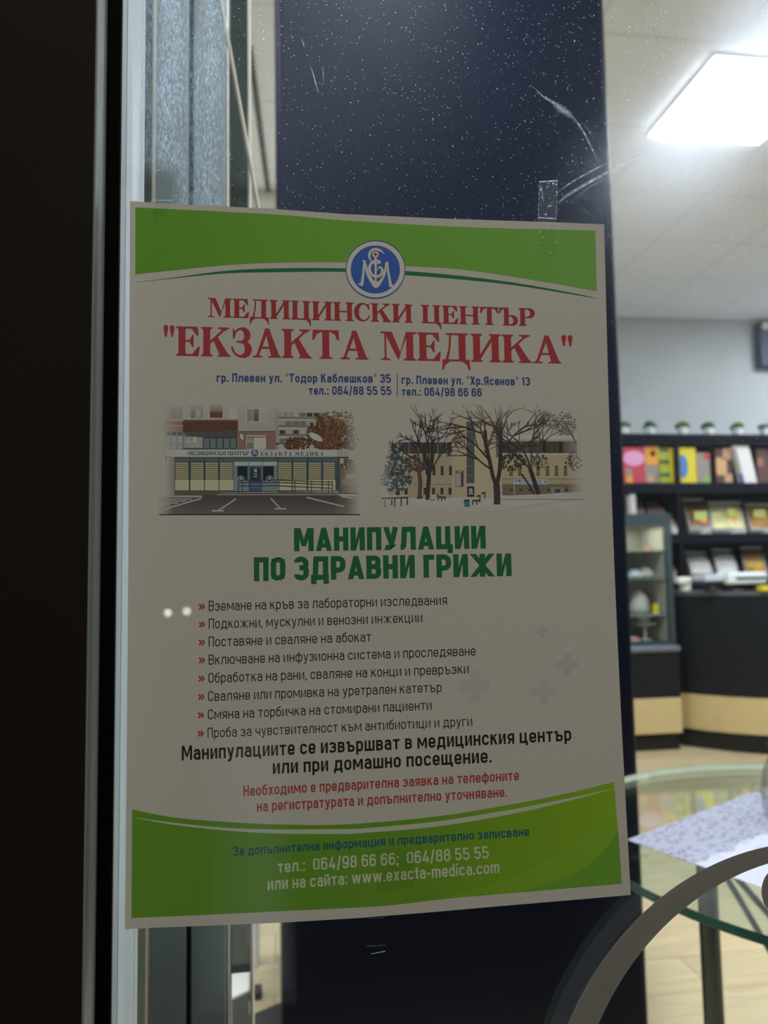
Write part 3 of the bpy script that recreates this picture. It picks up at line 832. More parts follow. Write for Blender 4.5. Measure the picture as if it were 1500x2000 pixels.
RED, NAVY, GREEN, BLACK = (101, 32, 31), (36, 46, 76), (21, 63, 32), (22, 22, 18)
b = MB()
text_line(b, 'МЕДИЦИНСКИ ЦЕНТЪР', (406, 619), (1045, 637), (37.5, 34.5), RED, serif_=True, gap=.35, space=4.3)
text_line(b, '"ЕКЗАКТА МЕДИКА"', (319, 694), (1121, 710.5), (57.5, 54), (105, 34, 34), serif_=True, gap=.35, space=4.2)
part('title_lettering', b, M_PRINT, poster, label='red serif title in two lines', print_cols=True)
b = MB()
text_line(b, 'гр. Плевен ул. "Тодор Каблешков” 35', (423, 745.7), (764, 747.5), 16.8, NAVY, 1.75)
text_line(b, 'тел.: 064/88 55 55', (603, 770.5), (764.6, 771.5), 16.8, NAVY, 1.75)
text_line(b, 'гр. Плевен ул. “Хр.Ясенов” 13', (784.6, 749.5), (1035.6, 753), 16.3, NAVY, 1.75)
text_line(b, 'тел.: 064/98 66 66', (784.6, 772.4), (941, 774.5), 16.3, NAVY, 1.75)
b.poly([place(775, 729, 6), place(776.6, 729, 6), place(776.8, 774, 6), place(775.2, 774, 6)], 0, ink(NAVY))
part('address_lettering', b, M_PRINT, poster, label='two small navy addresses with phone numbers', print_cols=True)
b = MB()
text_line(b, 'МАНИПУЛАЦИИ', (574.5, 1076.6), (949, 1071.3), (45, 44.5), GREEN, 2.15, gap=.85)
text_line(b, 'ПО ЗДРАВНИ ГРИЖИ', (496, 1135), (999.5, 1124.8), (46.5, 44), GREEN, 2.15, gap=.85, space=2.6)
part('heading_lettering', b, M_PRINT, poster, label='bold green heading in two lines', print_cols=True)
b = MB()
for txt, p0, p1 in (('Вземане на кръв за лабораторни изследвания', (407.7, 1193), (873, 1180.8)), ('Подкожни, мускулни и венозни инжекции', (407.7, 1227.8), (825, 1215)),
                    ('Поставяне и сваляне на абокат', (407.5, 1263), (725, 1252.5)), ('Включване на инфузионна система и проследяване', (407.5, 1298), (929, 1280)),
                    ('Обработка на рани, сваляне на конци и превръзки', (407, 1333.6), (915.6, 1315)), ('Сваляне или промивка на уретрален катетър', (406.5, 1369.4), (862.6, 1351)),
                    ('Смяна на торбичка на стомирани пациенти', (406, 1405), (843, 1386)), ('Проба за чувствителност към антибиотици и други', (405.5, 1441), (922.5, 1417.5))):
    text_line(b, txt, p0, p1, (19.6, 19), BLACK, 0.98, gap=1.25, space=2.8)
    text_line(b, '»', (p0[0]-19, p0[1]-1), (p0[0]-7.2, p0[1]-1.4), 16.5, (108, 34, 32), 1.7)
part('service_list_lettering', b, M_PRINT, poster, label='thin black list of eight services with red arrows', print_cols=True)
b = MB()
text_line(b, 'Манипулациите се извършват в медицинския център', (355, 1485), (1116, 1446.5), (28.3, 27.5), (20, 20, 17), 1.5)
text_line(b, 'или при домашно посещение.', (533, 1511.5), (960.5, 1489), (28, 27.5), (20, 20, 17), 1.5)
part('notice_lettering', b, M_PRINT, poster, label='larger black notice under the list', print_cols=True)
b = MB()
text_line(b, 'Необходимо е предварителна заявка на телефоните', (475.5, 1555), (1013.8, 1523.5), (21, 20), (104, 38, 32), 1.45)
text_line(b, 'на регистратурата и допълнително уточняване.', (502, 1585), (990.6, 1556), (21, 20), (104, 38, 32), 1.45)
part('booking_lettering', b, M_PRINT, poster, label='red booking notice in two lines', print_cols=True)
b = MB()
text_line(b, 'За допълнителна информация и предварително записване', (455, 1672), (1033.7, 1632.5), (18.5, 18), (20, 54, 62), 1.5)
text_line(b, 'тел.:  064/98 66 66;  064/88 55 55', (542.5, 1705), (955, 1676.5), (24.5, 24), (122, 124, 100), 1.5)
text_line(b, 'или на сайта: www.exacta-medica.com', (522.5, 1739), (975.6, 1705), (24.5, 24), (122, 124, 100), 1.5)
part('contact_lettering', b, M_PRINT, poster, label='blue and pale contact lines on the green foot', print_cols=True)
for cx, cy, r in ((1107, 1298, 23), (927, 1340, 30), (1062, 1350, 24), (1058, 1233, 13)):
    b = MB()
    for li, (dx, dy) in enumerate(((r, r/3), (r/3, r))):
        b.poly([place(cx+sx*dx, cy+sy*dy-.03*sx*dx, 3+li*.5) for sx, sy in ((-1, -1), (1, -1), (1, 1), (-1, 1))], 0, ink((113, 110, 102) if r < 25 else (115, 111, 101)))
    part('printed_cross', b, M_PRINT, poster, label='faint grey-blue cross', print_cols=True)


# ------------------------------------------------------------------ the two photographs printed on the poster
class Pic:
    """flat printed picture drawn in its own crop coordinates, fading out at its edges"""
    def __init__(s, ox, oy, sc, x0, x1, y0, y1, fw):
        s.mb = MB(); s.o = (ox, oy, sc); s.b = (x0, x1, y0, y1); s.fw = fw; s.k = 2.0
    def fadev(s, x, y):
        x0, x1, y0, y1 = s.b; l, r, t, bt = s.fw
        f = 1.0
        for d, wd in ((x-x0, l), (x1-x, r), (y-y0, t), (y1-y, bt)):
            q = min(1, max(0, d/wd)); f *= q*q*(3-2*q)
        return f
    def P(s, x, y): return place(s.o[0]+x/s.o[2], s.o[1]+y/s.o[2], s.k)
    def add(s, pts, col):
        s.k += 0.004
        if max(s.fadev(x, y) for x, y in pts) <= 0.02: return
        i = len(s.mb.v); s.mb.poly([s.P(x, y) for x, y in pts], 0, ink(col))
        for k, (x, y) in enumerate(pts): s.mb.fade[i+k] = s.fadev(x, y)
    def rect(s, x0, x1, y0, y1, col, step=90):
        nx, ny = max(1, int((x1-x0)/step)), max(1, int((y1-y0)/step))
        for a in range(nx):
            for c in range(ny):
                xa, xb = x0+(x1-x0)*a/nx, x0+(x1-x0)*(a+1)/nx; ya, yb = y0+(y1-y0)*c/ny, y0+(y1-y0)*(c+1)/ny
                s.add([(xa, ya), (xb, ya), (xb, yb), (xa, yb)], col)
        s.k += 0.12
    def line(s, pts, wd, col):
        for q in ribbon2d(pts, wd/2): s.add(q, col)
        s.k += 0.05
    def ell(s, cx, cy, rx, ry, col, rot=0, n=20):
        c_, s_ = cos(rot), sin(rot)
        s.add([(cx+rx*cos(a)*c_-ry*sin(a)*s_, cy+rx*cos(a)*s_+ry*sin(a)*c_) for a in [2*pi*k/n for k in range(n)]], col); s.k += 0.1
    def blob(s, cx, cy, rx, ry, cols, n, size, rnd):
        for k in range(n):
            a = rnd.uniform(0, 2*pi); r = sqrt(rnd.random()); x, y = cx+rx*r*cos(a), cy+ry*r*sin(a)
            z = size*rnd.uniform(.5, 1.3); t = rnd.uniform(0, pi)
            s.add([(x+z*cos(t+q), y+z*sin(t+q)) for q in (0, 2.0, 4.1)], rnd.choice(cols))
        s.k += 0.2
    def text(s, txt, x0, x1, y, cap, col, gap):
        xx = 0; it = []
        for ch in txt:
            if ch == ' ': xx += 4.5; continue
            wd, q = serif(ch); it.append((xx, q)); xx += wd+gap
        W = xx-gap
        for a, q in it:
            for pl in q: s.add([(x0+(x1-x0)*(a+gx)/W, y-gy*cap/10) for gx, gy in pl], col)
        s.k += 0.3
    def tree(s, x, y, ang, ln, wd, depth, col, rnd, spread=.45):
        x2, y2 = x+ln*cos(ang), y+ln*sin(ang)
        mx_, my_ = (x+x2)/2+rnd.uniform(-.06, .06)*ln, (y+y2)/2
        q = ribbon2d([(x, y), (mx_, my_), (x2, y2)], [wd/2, wd*.42, wd*.36])
        for p in q: s.add(p, col)
        if depth == 0: return
        for k in range(2 if depth > 1 else 3):
            s.tree(x2, y2, ang+rnd.uniform(-spread, spread)+(.22 if k else -.22), ln*rnd.uniform(.62, .86), max(wd*.66, 2.2), depth-1, col, rnd, spread)


rnd = random.Random(3)
p = Pic(300, 770, 3.571, 40, 1440, 55, 860, (110, 130, 75, 30))
p.rect(60, 870, 60, 400, (112, 106, 95)); p.rect(866, 1430, 80, 400, (117, 112, 101))
# flats on the left
p.rect(80, 205, 80, 190, (108, 104, 94)); p.rect(118, 162, 85, 172, (96, 94, 88)); p.rect(166, 204, 85, 172, (100, 98, 90))
p.rect(80, 205, 190, 214, (98, 66, 48)); p.rect(60, 205, 222, 258, (104, 74, 54)); p.rect(80, 205, 260, 385, (86, 86, 80))
for x in (84, 126, 168): p.rect(x, x+34, 292, 340, (112, 112, 106)); p.rect(x, x+34, 262, 286, (70, 70, 66)); p.rect(x, x+34, 346, 380, (108, 108, 100))
p.rect(206, 590, 70, 168, (116, 110, 98)); p.rect(255, 345, 75, 165, (78, 80, 78)); p.rect(300, 330, 112, 160, (112, 114, 112)); p.rect(392, 482, 75, 165, (44, 34, 30)); p.rect(392, 482, 125, 165, (66, 48, 38)); p.rect(526, 578, 75, 165, (124, 120, 110))
for x in (210, 254, 298, 346, 390, 484, 528, 578): p.line([(x, 72), (x, 178)], 5, (132, 126, 114))
p.line([(206, 168), (585, 168)], 7, (128, 120, 108)); p.rect(205, 588, 178, 262, (62, 42, 35)); p.rect(205, 588, 178, 188, (84, 56, 44))
p.rect(205, 588, 262, 385, (84, 80, 72)); p.add([(205, 262), (588, 255), (588, 300), (345, 300), (240, 296)], (58, 54, 50)); p.k += .1
p.rect(212, 345, 300, 384, (108, 104, 94)); p.rect(343, 582, 300, 384, (42, 45, 42))
for x in (350, 395, 442, 490, 536): p.rect(x, x+38, 308, 376, (74, 80, 76))
p.rect(240, 300, 297, 334, (128, 126, 118)); p.ell(262, 315, 15, 15, (100, 100, 94)); p.rect(208, 585, 374, 384, (58, 56, 52))
p.rect(590, 858, 60, 260, (114, 108, 96)); p.rect(645, 790, 92, 195, (126, 122, 112)); p.rect(652, 692, 104, 188, (84, 88, 86)); p.rect(697, 734, 104, 188, (58, 58, 58)); p.rect(740, 784, 104, 188, (116, 112, 102))
p.rect(590, 858, 260, 388, (92, 70, 58)); p.line([(590, 260), (855, 258)], 5, (66, 50, 42)); p.rect(646, 790, 286, 384, (128, 122, 110)); p.rect(650, 694, 300, 330, (100, 96, 90)); p.rect(650, 694, 334, 380, (84, 82, 76)); p.line([(648, 298), (788, 298)], 5, (50, 46, 42)); p.line([(788, 286), (788, 384)], 4, (50, 46, 42)); p.line([(696, 298), (696, 384)], 4, (70, 64, 58))
p.ell(615, 297, 12, 22, (126, 124, 116), -.3); p.rect(852, 870, 60, 385, (104, 98, 88)); p.rect(852, 876, 340, 352, (44, 40, 36))
# blocks behind
for y, a in ((128, 0), (186, 1), (248, 0), (306, 1)):
    p.rect(876, 1300, y, y+32, (96, 92, 84))
    for k, x in enumerate(range(880, 1290, 48)):
        p.rect(x, x+34, y+3, y+28, rnd.choice([(44, 42, 40), (110, 108, 100), (122, 118, 108), (76, 74, 70)]))
    p.line([(870, y+36), (1300, y+42)], 5, (76, 70, 62))
for k in range(4): p.blob(1280-k*30, 300-k*12, 150-k*12, 120, [(74, 48, 32), (62, 42, 30), (88, 60, 40), (52, 38, 28)], 170, 15, rnd)
p.blob(1000, 345, 95, 45, [(62, 42, 30), (52, 36, 28), (78, 54, 38)], 120, 13, rnd); p.blob(1290, 170, 110, 60, [(84, 62, 44), (96, 74, 56)], 90, 10, rnd)
p.blob(1360, 540, 60, 90, [(58, 44, 34), (44, 36, 30), (84, 66, 50)], 100, 15, rnd); p.ell(1130, 298, 54, 21, (128, 126, 118), .5)
p.rect(1290, 1430, 520, 690, (70, 60, 50)); p.rect(1310, 1430, 590, 632, (92, 88, 82)); p.rect(1340, 1420, 555, 590, (110, 104, 96)); p.rect(1290, 1430, 640, 690, (72, 56, 44))
# pavilion
p.rect(88, 1300, 436, 680, (46, 54, 54)); p.rect(148, 1285, 438, 470, (58, 66, 64))
for a, c in ((150, 246), (256, 352), (358, 453), (459, 556), (865, 966), (970, 1069), (1078, 1172), (1180, 1268)):
    fr = a in (256, 1078)
    if fr: p.rect(a-6, c+6, 466, 594, (30, 52, 66))
    p.rect(a+4, c-4, 474, 588, (76, 72, 54))
    for y in range(478, 586, 15): p.rect(a+4, c-4, y, y+8, (118, 110, 84))
    p.rect(a, c, 596, 670, (128, 120, 97)); p.line([(a-3, 440), (a-3, 672)], 5, (36, 44, 46))
p.rect(88, 146, 436, 718, (96, 94, 84)); p.rect(88, 106, 436, 718, (112, 110, 98)); p.rect(145, 558, 672, 706, (62, 58, 50))
p.rect(558, 862, 470, 676, (82, 90, 88))
for a, c in ((562, 658), (665, 755), (762, 860)): p.rect(a, c, 472, 496, (118, 122, 116))
p.rect(584, 656, 502, 596, (24, 28, 30)); p.rect(762, 838, 502, 596, (24, 28, 30)); p.rect(664, 756, 502, 676, (38, 62, 78)); p.rect(678, 744, 514, 652, (30, 34, 36)); p.rect(678, 744, 610, 652, (66, 74, 74)); p.rect(700, 722, 520, 545, (104, 104, 98)); p.rect(696, 724, 555, 562, (110, 108, 102)); p.rect(696, 724, 572, 579, (110, 108, 102)); p.line([(664, 604), (756, 604)], 5, (30, 50, 66))
for cx in (609, 809): p.ell(cx, 591, 23, 23, (122, 120, 114)); p.ell(cx, 591, 19, 19, (36, 44, 72)); p.line([(cx-10, 601), (cx-6, 582), (cx, 598), (cx+6, 582), (cx+10, 601)], 4, (120, 118, 112)); p.line([(cx, 578), (cx, 594)], 4, (120, 118, 112))
p.rect(82, 1363, 390, 438, (122, 122, 112)); p.rect(1280, 1363, 390, 438, (110, 108, 98)); p.line([(82, 390), (1363, 388)], 4, (136, 134, 124)); p.line([(82, 437), (1363, 437)], 4, (60, 62, 58))
p.text('МЕДИЦИНСКИ ЦЕНТЪР', 237, 665, 425, 27, (34, 44, 58), .6); p.text('ЕКЗАКТА МЕДИКА', 746, 1186, 428, 26, (34, 44, 58), 4.0)
p.ell(705, 410, 29, 29, (118, 118, 112)); p.ell(705, 410, 25, 25, (36, 46, 80)); p.line([(691, 424), (696, 400), (705, 420), (714, 400), (719, 424)], 5, (118, 116, 112)); p.line([(705, 394), (705, 414)], 4, (118, 116, 112)); p.ell(705, 394, 6, 6, (118, 116, 112))
# ramp, steps, rails, car park
p.add([(760, 680), (1290, 672), (1290, 700), (860, 712)], (98, 94, 86)); p.k += .1
p.add([(470, 682), (870, 676), (1290, 690), (1290, 706), (440, 706)], (66, 62, 56)); p.k += .1
p.line([(466, 688), (880, 684)], 4, (106, 102, 94)); p.line([(440, 702), (1290, 700)], 5, (112, 108, 98))
for y in (596, 612, 636): p.line([(590, y+4), (870, y+2), (1250, y+ (20 if y > 600 else 18))], 5, (30, 34, 34))
for x in (592, 620, 874, 968, 986, 1102, 1220, 1248): p.line([(x, 604), (x, 690)], 5, (30, 34, 34))
p.add([(40, 716), (440, 708), (1300, 706), (1300, 835), (40, 835)], (54, 49, 46)); p.k += .1
p.rect(40, 1440, 712, 836, (53, 48, 45)); p.rect(40, 1440, 770, 836, (62, 56, 52)); p.rect(40, 340, 706, 720, (110, 104, 94))
for y, x0, x1 in ((728, 60, 270), (742, 50, 230), (756, 50, 175), (770, 50, 115)): p.rect(x0, x1, y, y+7, (120, 116, 108))
for q in ([(330, 728), (245, 752), (80, 800)], [(575, 730), (450, 812)], [(405, 813), (490, 813)], [(818, 726), (885, 798)], [(845, 799), (925, 799)], [(1066, 719), (1190, 750), (1330, 784)], [(1312, 714), (1420, 730)]): p.line(q, 9, (122, 118, 110))
part('clinic_photograph', p.mb, M_PRINT, poster, label='small printed photo of a low clinic building', print_cols=True)

rnd = random.Random(11)
p = Pic(720, 770, 3.409, 70, 1440, 60, 800, (90, 110, 120, 70))
p.rect(80, 1430, 620, 800, (124, 121, 112)); p.add([(760, 790), (1000, 748), (1400, 690), (1400, 706), (1000, 762), (780, 798)], (112, 108, 100)); p.k += .1
p.rect(130, 556, 285, 690, (112, 101, 80)); p.rect(130, 556, 285, 320, (118, 114, 104)); p.rect(200, 553, 320, 398, (48, 46, 43)); p.line([(130, 400), (556, 400)], 8, (124, 116, 98))
for x in (270, 330, 395, 460, 518): p.line([(x, 320), (x, 398)], 4, (96, 90, 80))
for x in (380, 425, 480, 536): p.rect(x, x+19, 478, 542, (44, 40, 34)); p.line([(x-3, 543), (x+22, 543)], 4, (124, 116, 100))
for x in (240, 366, 422, 478, 532): p.rect(x, x+20, 620, 668, (44, 42, 38)); p.line([(x-3, 619), (x+22, 619)], 4, (124, 116, 100))
p.line([(300, 600), (556, 600)], 4, (92, 82, 64))
p.rect(555, 888, 110, 686, (120, 109, 86)); p.rect(700, 888, 210, 686, (124, 113, 90)); p.rect(648, 855, 180, 208, (84, 80, 74)); p.rect(652, 704, 185, 592, (58, 57, 55)); p.rect(848, 868, 180, 420, (72, 68, 62))
for y in (250, 330, 410, 478, 540): p.line([(654, y), (702, y)], 4, (84, 82, 78))
p.rect(578, 632, 508, 616, (52, 48, 42)); p.rect(581, 614, 526, 612, (116, 114, 112))
for y in range(532, 610, 9): p.line([(584, y), (611, y)], 2, (70, 68, 70))
p.rect(588, 624, 513, 520, (118, 112, 98)); p.rect(656, 704, 614, 683, (32, 32, 31)); p.ell(680, 640, 14, 15, (104, 104, 104)); p.rect(664, 698, 655, 668, (98, 98, 96))
p.rect(886, 1420, 290, 610, (118, 106, 82)); p.rect(886, 1390, 275, 300, (128, 124, 114)); p.rect(890, 1388, 314, 392, (56, 50, 45)); p.line([(886, 306), (1385, 306)], 8, (112, 106, 96)); p.line([(886, 398), (1420, 400)], 10, (130, 122, 106))
for x in range(905, 1380, 37): p.line([(x, 316), (x, 390)], 4, rnd.choice([(92, 84, 74), (36, 34, 32)]))
for x0 in (1162, 1268): p.rect(x0, x0+18, 316, 388, (34, 32, 30))
for x in (938, 996, 1118, 1180, 1240, 1300): p.rect(x, x+21, 476, 543, (50, 46, 36)); p.rect(x+4, x+16, 486, 536, (82, 72, 48))
p.rect(890, 1425, 600, 672, (76, 68, 56))
for x in (945, 1003, 1064, 1190, 1308): p.rect(x, x+18, 630, 645, (42, 40, 36))
p.rect(962, 974, 600, 668, (100, 92, 78)); p.rect(1215, 1300, 618, 660, (94, 86, 72)); p.rect(1240, 1276, 630, 655, (52, 48, 42))
p.rect(890, 1420, 560, 566, (92, 80, 58)); p.rect(890, 1420, 594, 600, (104, 94, 74))
for x in range(900, 1420, 20): p.line([(x, 562), (x, 598)], 3, (96, 84, 62))
p.rect(964, 1194, 565, 600, (118, 120, 126)); p.add([(970, 575), (992, 567), (985, 576), (992, 586)], (46, 56, 100)); p.add([(1192, 583), (1166, 574), (1176, 583), (1166, 595)], (46, 56, 100)); p.ell(1005, 577, 9, 9, (50, 60, 100))
for k in range(14): p.rect(1022+k*9.6, 1028+k*9.6, 572, 579, (70, 78, 112)); p.rect(1022+k*9.6, 1028+k*9.6, 585, 592, (70, 78, 112))
p.add([(880, 676), (1180, 664), (1430, 648), (1430, 700), (880, 700)], (122, 119, 110)); p.k += .1
DK = (40, 36, 33)
# fir and bush on the left
p.line([(195, 676), (192, 560)], 26, (48, 42, 36))
for y, wd in ((350, 34), (390, 52), (430, 70), (470, 88), (510, 100), (550, 108), (590, 100), (618, 76)): p.blob(190, y, wd, 26, [(44, 48, 46), (52, 56, 54), (60, 62, 60), (112, 112, 108), (38, 42, 40)], 46, 15, rnd)
p.blob(325, 455, 66, 55, [(66, 50, 42), (78, 62, 54), (54, 44, 38)], 130, 11, rnd); p.line([(340, 690), (345, 580), (330, 470)], 26, (62, 50, 42)); p.line([(322, 688), (360, 684)], 14, (62, 50, 42))
# bare trees
p.line([(392, 700), (398, 600), (404, 520)], 26, DK)
for a, l, wd in ((-1.85, 130, 15), (-1.6, 150, 15), (-1.35, 130, 13), (-2.2, 110, 11), (-1.05, 115, 11)): p.tree(404, 530, a, l, wd, 4, DK, rnd)
p.line([(404, 520), (380, 420), (372, 330)], 17, DK); p.line([(404, 520), (420, 400), (430, 300)], 16, DK)
p.line([(855, 730), (856, 660), (852, 600)], 42, (44, 40, 36))
p.line([(852, 612), (826, 540), (806, 440), (780, 330), (775, 240)], 24, DK); p.line([(854, 612), (874, 500), (880, 380), (878, 240), (880, 100)], 26, DK)
for x, y, a, l, wd in ((806, 440, -2.3, 120, 10), (780, 330, -1.9, 110, 10), (775, 240, -1.7, 80, 8), (880, 380, -.9, 130, 11), (878, 260, -1.2, 110, 10), (880, 430, -.6, 110, 9), (790, 360, -1.2, 110, 9), (820, 500, -2.5, 110, 9), (878, 300, -2.0, 90, 8), (760, 260, -2.8, 130, 8), (640, 240, 2.9, 80, 6)): p.tree(x, y, a, l, wd, 4, DK, rnd)
p.line([(1132, 664), (1104, 580), (1075, 490)], 26, DK); p.line([(1104, 664), (1060, 590), (1020, 530)], 9, DK)
for a, l, wd in ((-1.9, 120, 13), (-1.5, 130, 13), (-1.1, 110, 11), (-2.4, 110, 10)): p.tree(1075, 495, a, l, wd, 5, (52, 46, 42), rnd)
p.blob(960, 450, 90, 60, [(46, 42, 38), (58, 52, 48), (36, 34, 32)], 120, 10, rnd); p.blob(1140, 450, 60, 45, [(46, 42, 38), (96, 90, 80)], 50, 9, rnd); p.blob(1370, 440, 60, 60, [(56, 52, 48), (104, 98, 90)], 70, 9, rnd)
p.blob(1310, 190, 80, 80, [(92, 86, 78), (104, 98, 90), (76, 70, 64)], 150, 8, rnd); p.line([(1385, 320), (1345, 250), (1310, 180)], 11, (78, 72, 66))
# benches, bin, table
for q in ([(85, 688), (262, 684)], [(110, 690), (110, 742)], [(175, 690), (175, 748)], [(218, 686), (218, 740)], [(258, 684), (258, 732)], [(155, 700), (155, 735)]): p.line(q, 8, (54, 48, 42))
p.line([(85, 680), (262, 676)], 10, (128, 126, 120)); p.rect(415, 443, 668, 702, (120, 118, 110))
for q in ([(460, 660), (464, 682), (512, 684)], [(464, 682), (464, 702)], [(488, 682), (486, 704)], [(510, 684), (510, 698)], [(720, 676), (742, 674), (742, 716)], [(690, 706), (738, 704)], [(694, 706), (694, 732)], [(722, 704), (722, 730)], [(752, 658), (776, 654), (774, 690)]): p.line(q, 8, (62, 50, 40))
p.add([(634, 702), (672, 698), (674, 742), (642, 744)], (34, 76, 76)); p.k += .1; p.add([(634, 702), (672, 698), (668, 712), (640, 714)], (30, 48, 52)); p.k += .1
part('building_photograph', p.mb, M_PRINT, poster, label='small printed photo of a pale building and bare trees in snow', print_cols=True)

# ------------------------------------------------------------------ tape and the vinyl ring on the glass
mt, nt, out = newmat('clear_tape')
tr = N(nt, 'ShaderNodeBsdfTransparent'); tr.inputs[0].default_value = (0.99, 0.992, 0.995, 1)
gl = N(nt, 'ShaderNodeBsdfGlossy'); gl.inputs['Roughness'].default_value = 0.12
tl = N(nt, 'ShaderNodeBsdfTranslucent'); tl.inputs[0].default_value = (0.9, 0.95, 1, 1)
mx = N(nt, 'ShaderNodeMixShader'); nt.links.new(schlick(nt, .05), mx.inputs[0]); nt.links.new(tr.outputs[0], mx.inputs[1]); nt.links.new(gl.outputs[0], mx.inputs[2])
tc = N(nt, 'ShaderNodeTexCoord'); vo = N(nt, 'ShaderNodeTexVoronoi'); vo.inputs['Scale'].default_value = 420
nt.links.new(tc.outputs['Object'], vo.inputs['Vector'])
k = math_n(nt, 'MULTIPLY', math_n(nt, 'LESS_THAN', vo.outputs['Distance'], 0.24), 0.35)
nz = N(nt, 'ShaderNodeTexNoise'); nz.inputs['Scale'].default_value = 260; nz.inputs['Detail'].default_value = 3
nt.links.new(tc.outputs['Object'], nz.inputs['Vector'])
k = math_n(nt, 'MULTIPLY', k, math_n(nt, 'GREATER_THAN', nz.outputs['Fac'], 0.52))
k = math_n(nt, 'ADD', k, math_n(nt, 'MULTIPLY', nz.outputs['Fac'], 0.05))
td = N(nt, 'ShaderNodeBsdfDiffuse'); td.inputs[0].default_value = (.9, .95, 1, 1); ta = N(nt, 'ShaderNodeAddShader')
nt.links.new(tl.outputs[0], ta.inputs[0]); nt.links.new(td.outputs[0], ta.inputs[1])
m2 = N(nt, 'ShaderNodeMixShader'); nt.links.new(k, m2.inputs[0]); nt.links.new(mx.outputs[0], m2.inputs[1]); nt.links.new(ta.outputs[0], m2.inputs[2])
nt.links.new(m2.outputs[0], out.inputs[0]); M_TAPE = mt
M_TAPE_CLEAR = glass('flat_tape', (0.975, 0.98, 0.975), 0.03, 0.1)
M_EDGE = M_SCUFF


def tape(quad, label, mat, edges=(), jag=False):
    b = MB()
    def lerp(a, c, t): return (a[0]+(c[0]-a[0])*t, a[1]+(c[1]-a[1])*t)
    n = 12; top = []
    for k in range(n+1):
        x, y = lerp(quad[0], quad[1], k/n); top.append((x, y + ((-2.2 if k % 2 else 0.8) if jag else 0)))
    bot = [lerp(quad[3], quad[2], k/n) for k in range(n+1)]
    rows = [[atY(*lerp(a, c, j/4), PY-0.0006) for a, c in zip(top, bot)] for j in range(5)]
    b.grid(rows)
    t = single('tape_strip', b, mat, label, 'tape')
    for (p0, p1, h, f) in edges:
        e = MB(); d = V((p1[0]-p0[0], p1[1]-p0[1])).normalized(); nx, ny = -d.y*h, d.x*h
        e.poly([atY(p0[0]+nx, p0[1]+ny, PY-.0009), atY(p1[0]+nx, p1[1]+ny, PY-.0009), atY(p1[0]-nx, p1[1]-ny, PY-.0009), atY(p0[0]-nx, p0[1]-ny, PY-.0009)])
        for i in range(4): e.fade[i] = f
        part('tape_crease', e, M_EDGE, t, print_cols=True)
    return t


tape([(1054, 355), (1089, 352), (1087, 500), (1051, 500)], 'clear tape strip with trapped bubbles at the top right of the poster', M_TAPE, jag=True,
     edges=[((1053, 355), (1089, 353), 1.3, .9), ((1051, 425), (1086, 427), .9, .9), ((1057, 362), (1062, 395), .8, .5), ((1054, 356), (1051, 428), .5, .5), ((1089, 354), (1086, 428), .5, .5)])
tape([(300, 336), (322, 328), (341, 392), (300, 440)], 'clear tape scrap over the top left edge of the poster', M_TAPE_CLEAR,
     edges=[((300, 335), (318, 329), .8, .7), ((300, 391), (340, 391), .8, .8)])
tape([(733, 1660), (805, 1655), (809, 1733), (737, 1738)], 'clear tape square over the phone numbers on the poster foot', M_TAPE_CLEAR)
tape([(716, 1793), (752, 1791), (755, 1857), (718, 1862)], 'clear tape tab below the bottom edge of the poster', M_TAPE_CLEAR,
     edges=[((716, 1848), (753, 1846), .4, .3), ((725, 1863), (752, 1858), .8, .5), ((720, 1794), (750, 1793), .5, .35)])

mt, nt, out = newmat('decal_vinyl')          # grey-brown outside, white towards the shop
geo = N(nt, 'ShaderNodeNewGeometry'); sx = N(nt, 'ShaderNodeSeparateXYZ'); nt.links.new(geo.outputs['True Normal'], sx.inputs[0])
b_ = N(nt, 'ShaderNodeBsdfPrincipled'); b_.inputs['Roughness'].default_value = 0.6; b_.inputs['Specular IOR Level'].default_value = 0.2
tc = N(nt, 'ShaderNodeTexCoord'); nz = N(nt, 'ShaderNodeTexNoise'); nz.inputs['Scale'].default_value = 40
nt.links.new(tc.outputs['Object'], nz.inputs['Vector'])
cr = N(nt, 'ShaderNodeMix', data_type='RGBA'); cr.inputs['A'].default_value = (*ink((80, 73, 65)), 1); cr.inputs['B'].default_value = (*ink((88, 81, 73)), 1)
nt.links.new(nz.outputs['Fac'], cr.inputs['Factor']); nt.links.new(cr.outputs['Result'], b_.inputs['Base Color']); nt.links.new(b_.outputs[0], out.inputs[0])
M_DECAL = mt
M_DECALBACK = surf('decal_back', (150, 160, 164), 0.6)
dec = thing('window_decal', (0.325, 0.0052, 0.853-0.174), 'large thin grey-brown ring sticker on the glass below the right of the poster', 'sticker')


def ringpts(cx, cz, r, n=160): return [V((cx+r*cos(2*pi*k/n), 0, cz+r*sin(2*pi*k/n))) for k in range(n)]


b = MB()
o_, i_ = ringpts(.3252, .8530, .1742), ringpts(.3375, .8500, .1690)
n = len(o_)
for y, mi in ((0.0047, 0), (0.0050, 1)):
    yy = V((0, y, 0)); b.grid([[q+yy for q in o_], [q+yy for q in i_]], mi, closed=True)
part('ring', b, [M_DECAL, M_DECALBACK], dec)
b = MB()
for y, mi in ((0.0047, 0), (0.0050, 1)):
    rows = []
    for k in range(40):
        a = pi*0.6+k/39*pi*1.5; r = 0.0072+.0016*sin(a); wd = 0.0045*(1-k/52)
        rows.append([V((.3105+(r+s*wd)*cos(a), y, .9955+(r+s*wd)*1.25*sin(a))) for s in (-1, 1)])
    b.grid(rows, mi)
part('curl', b, [M_DECAL, M_DECALBACK], dec)

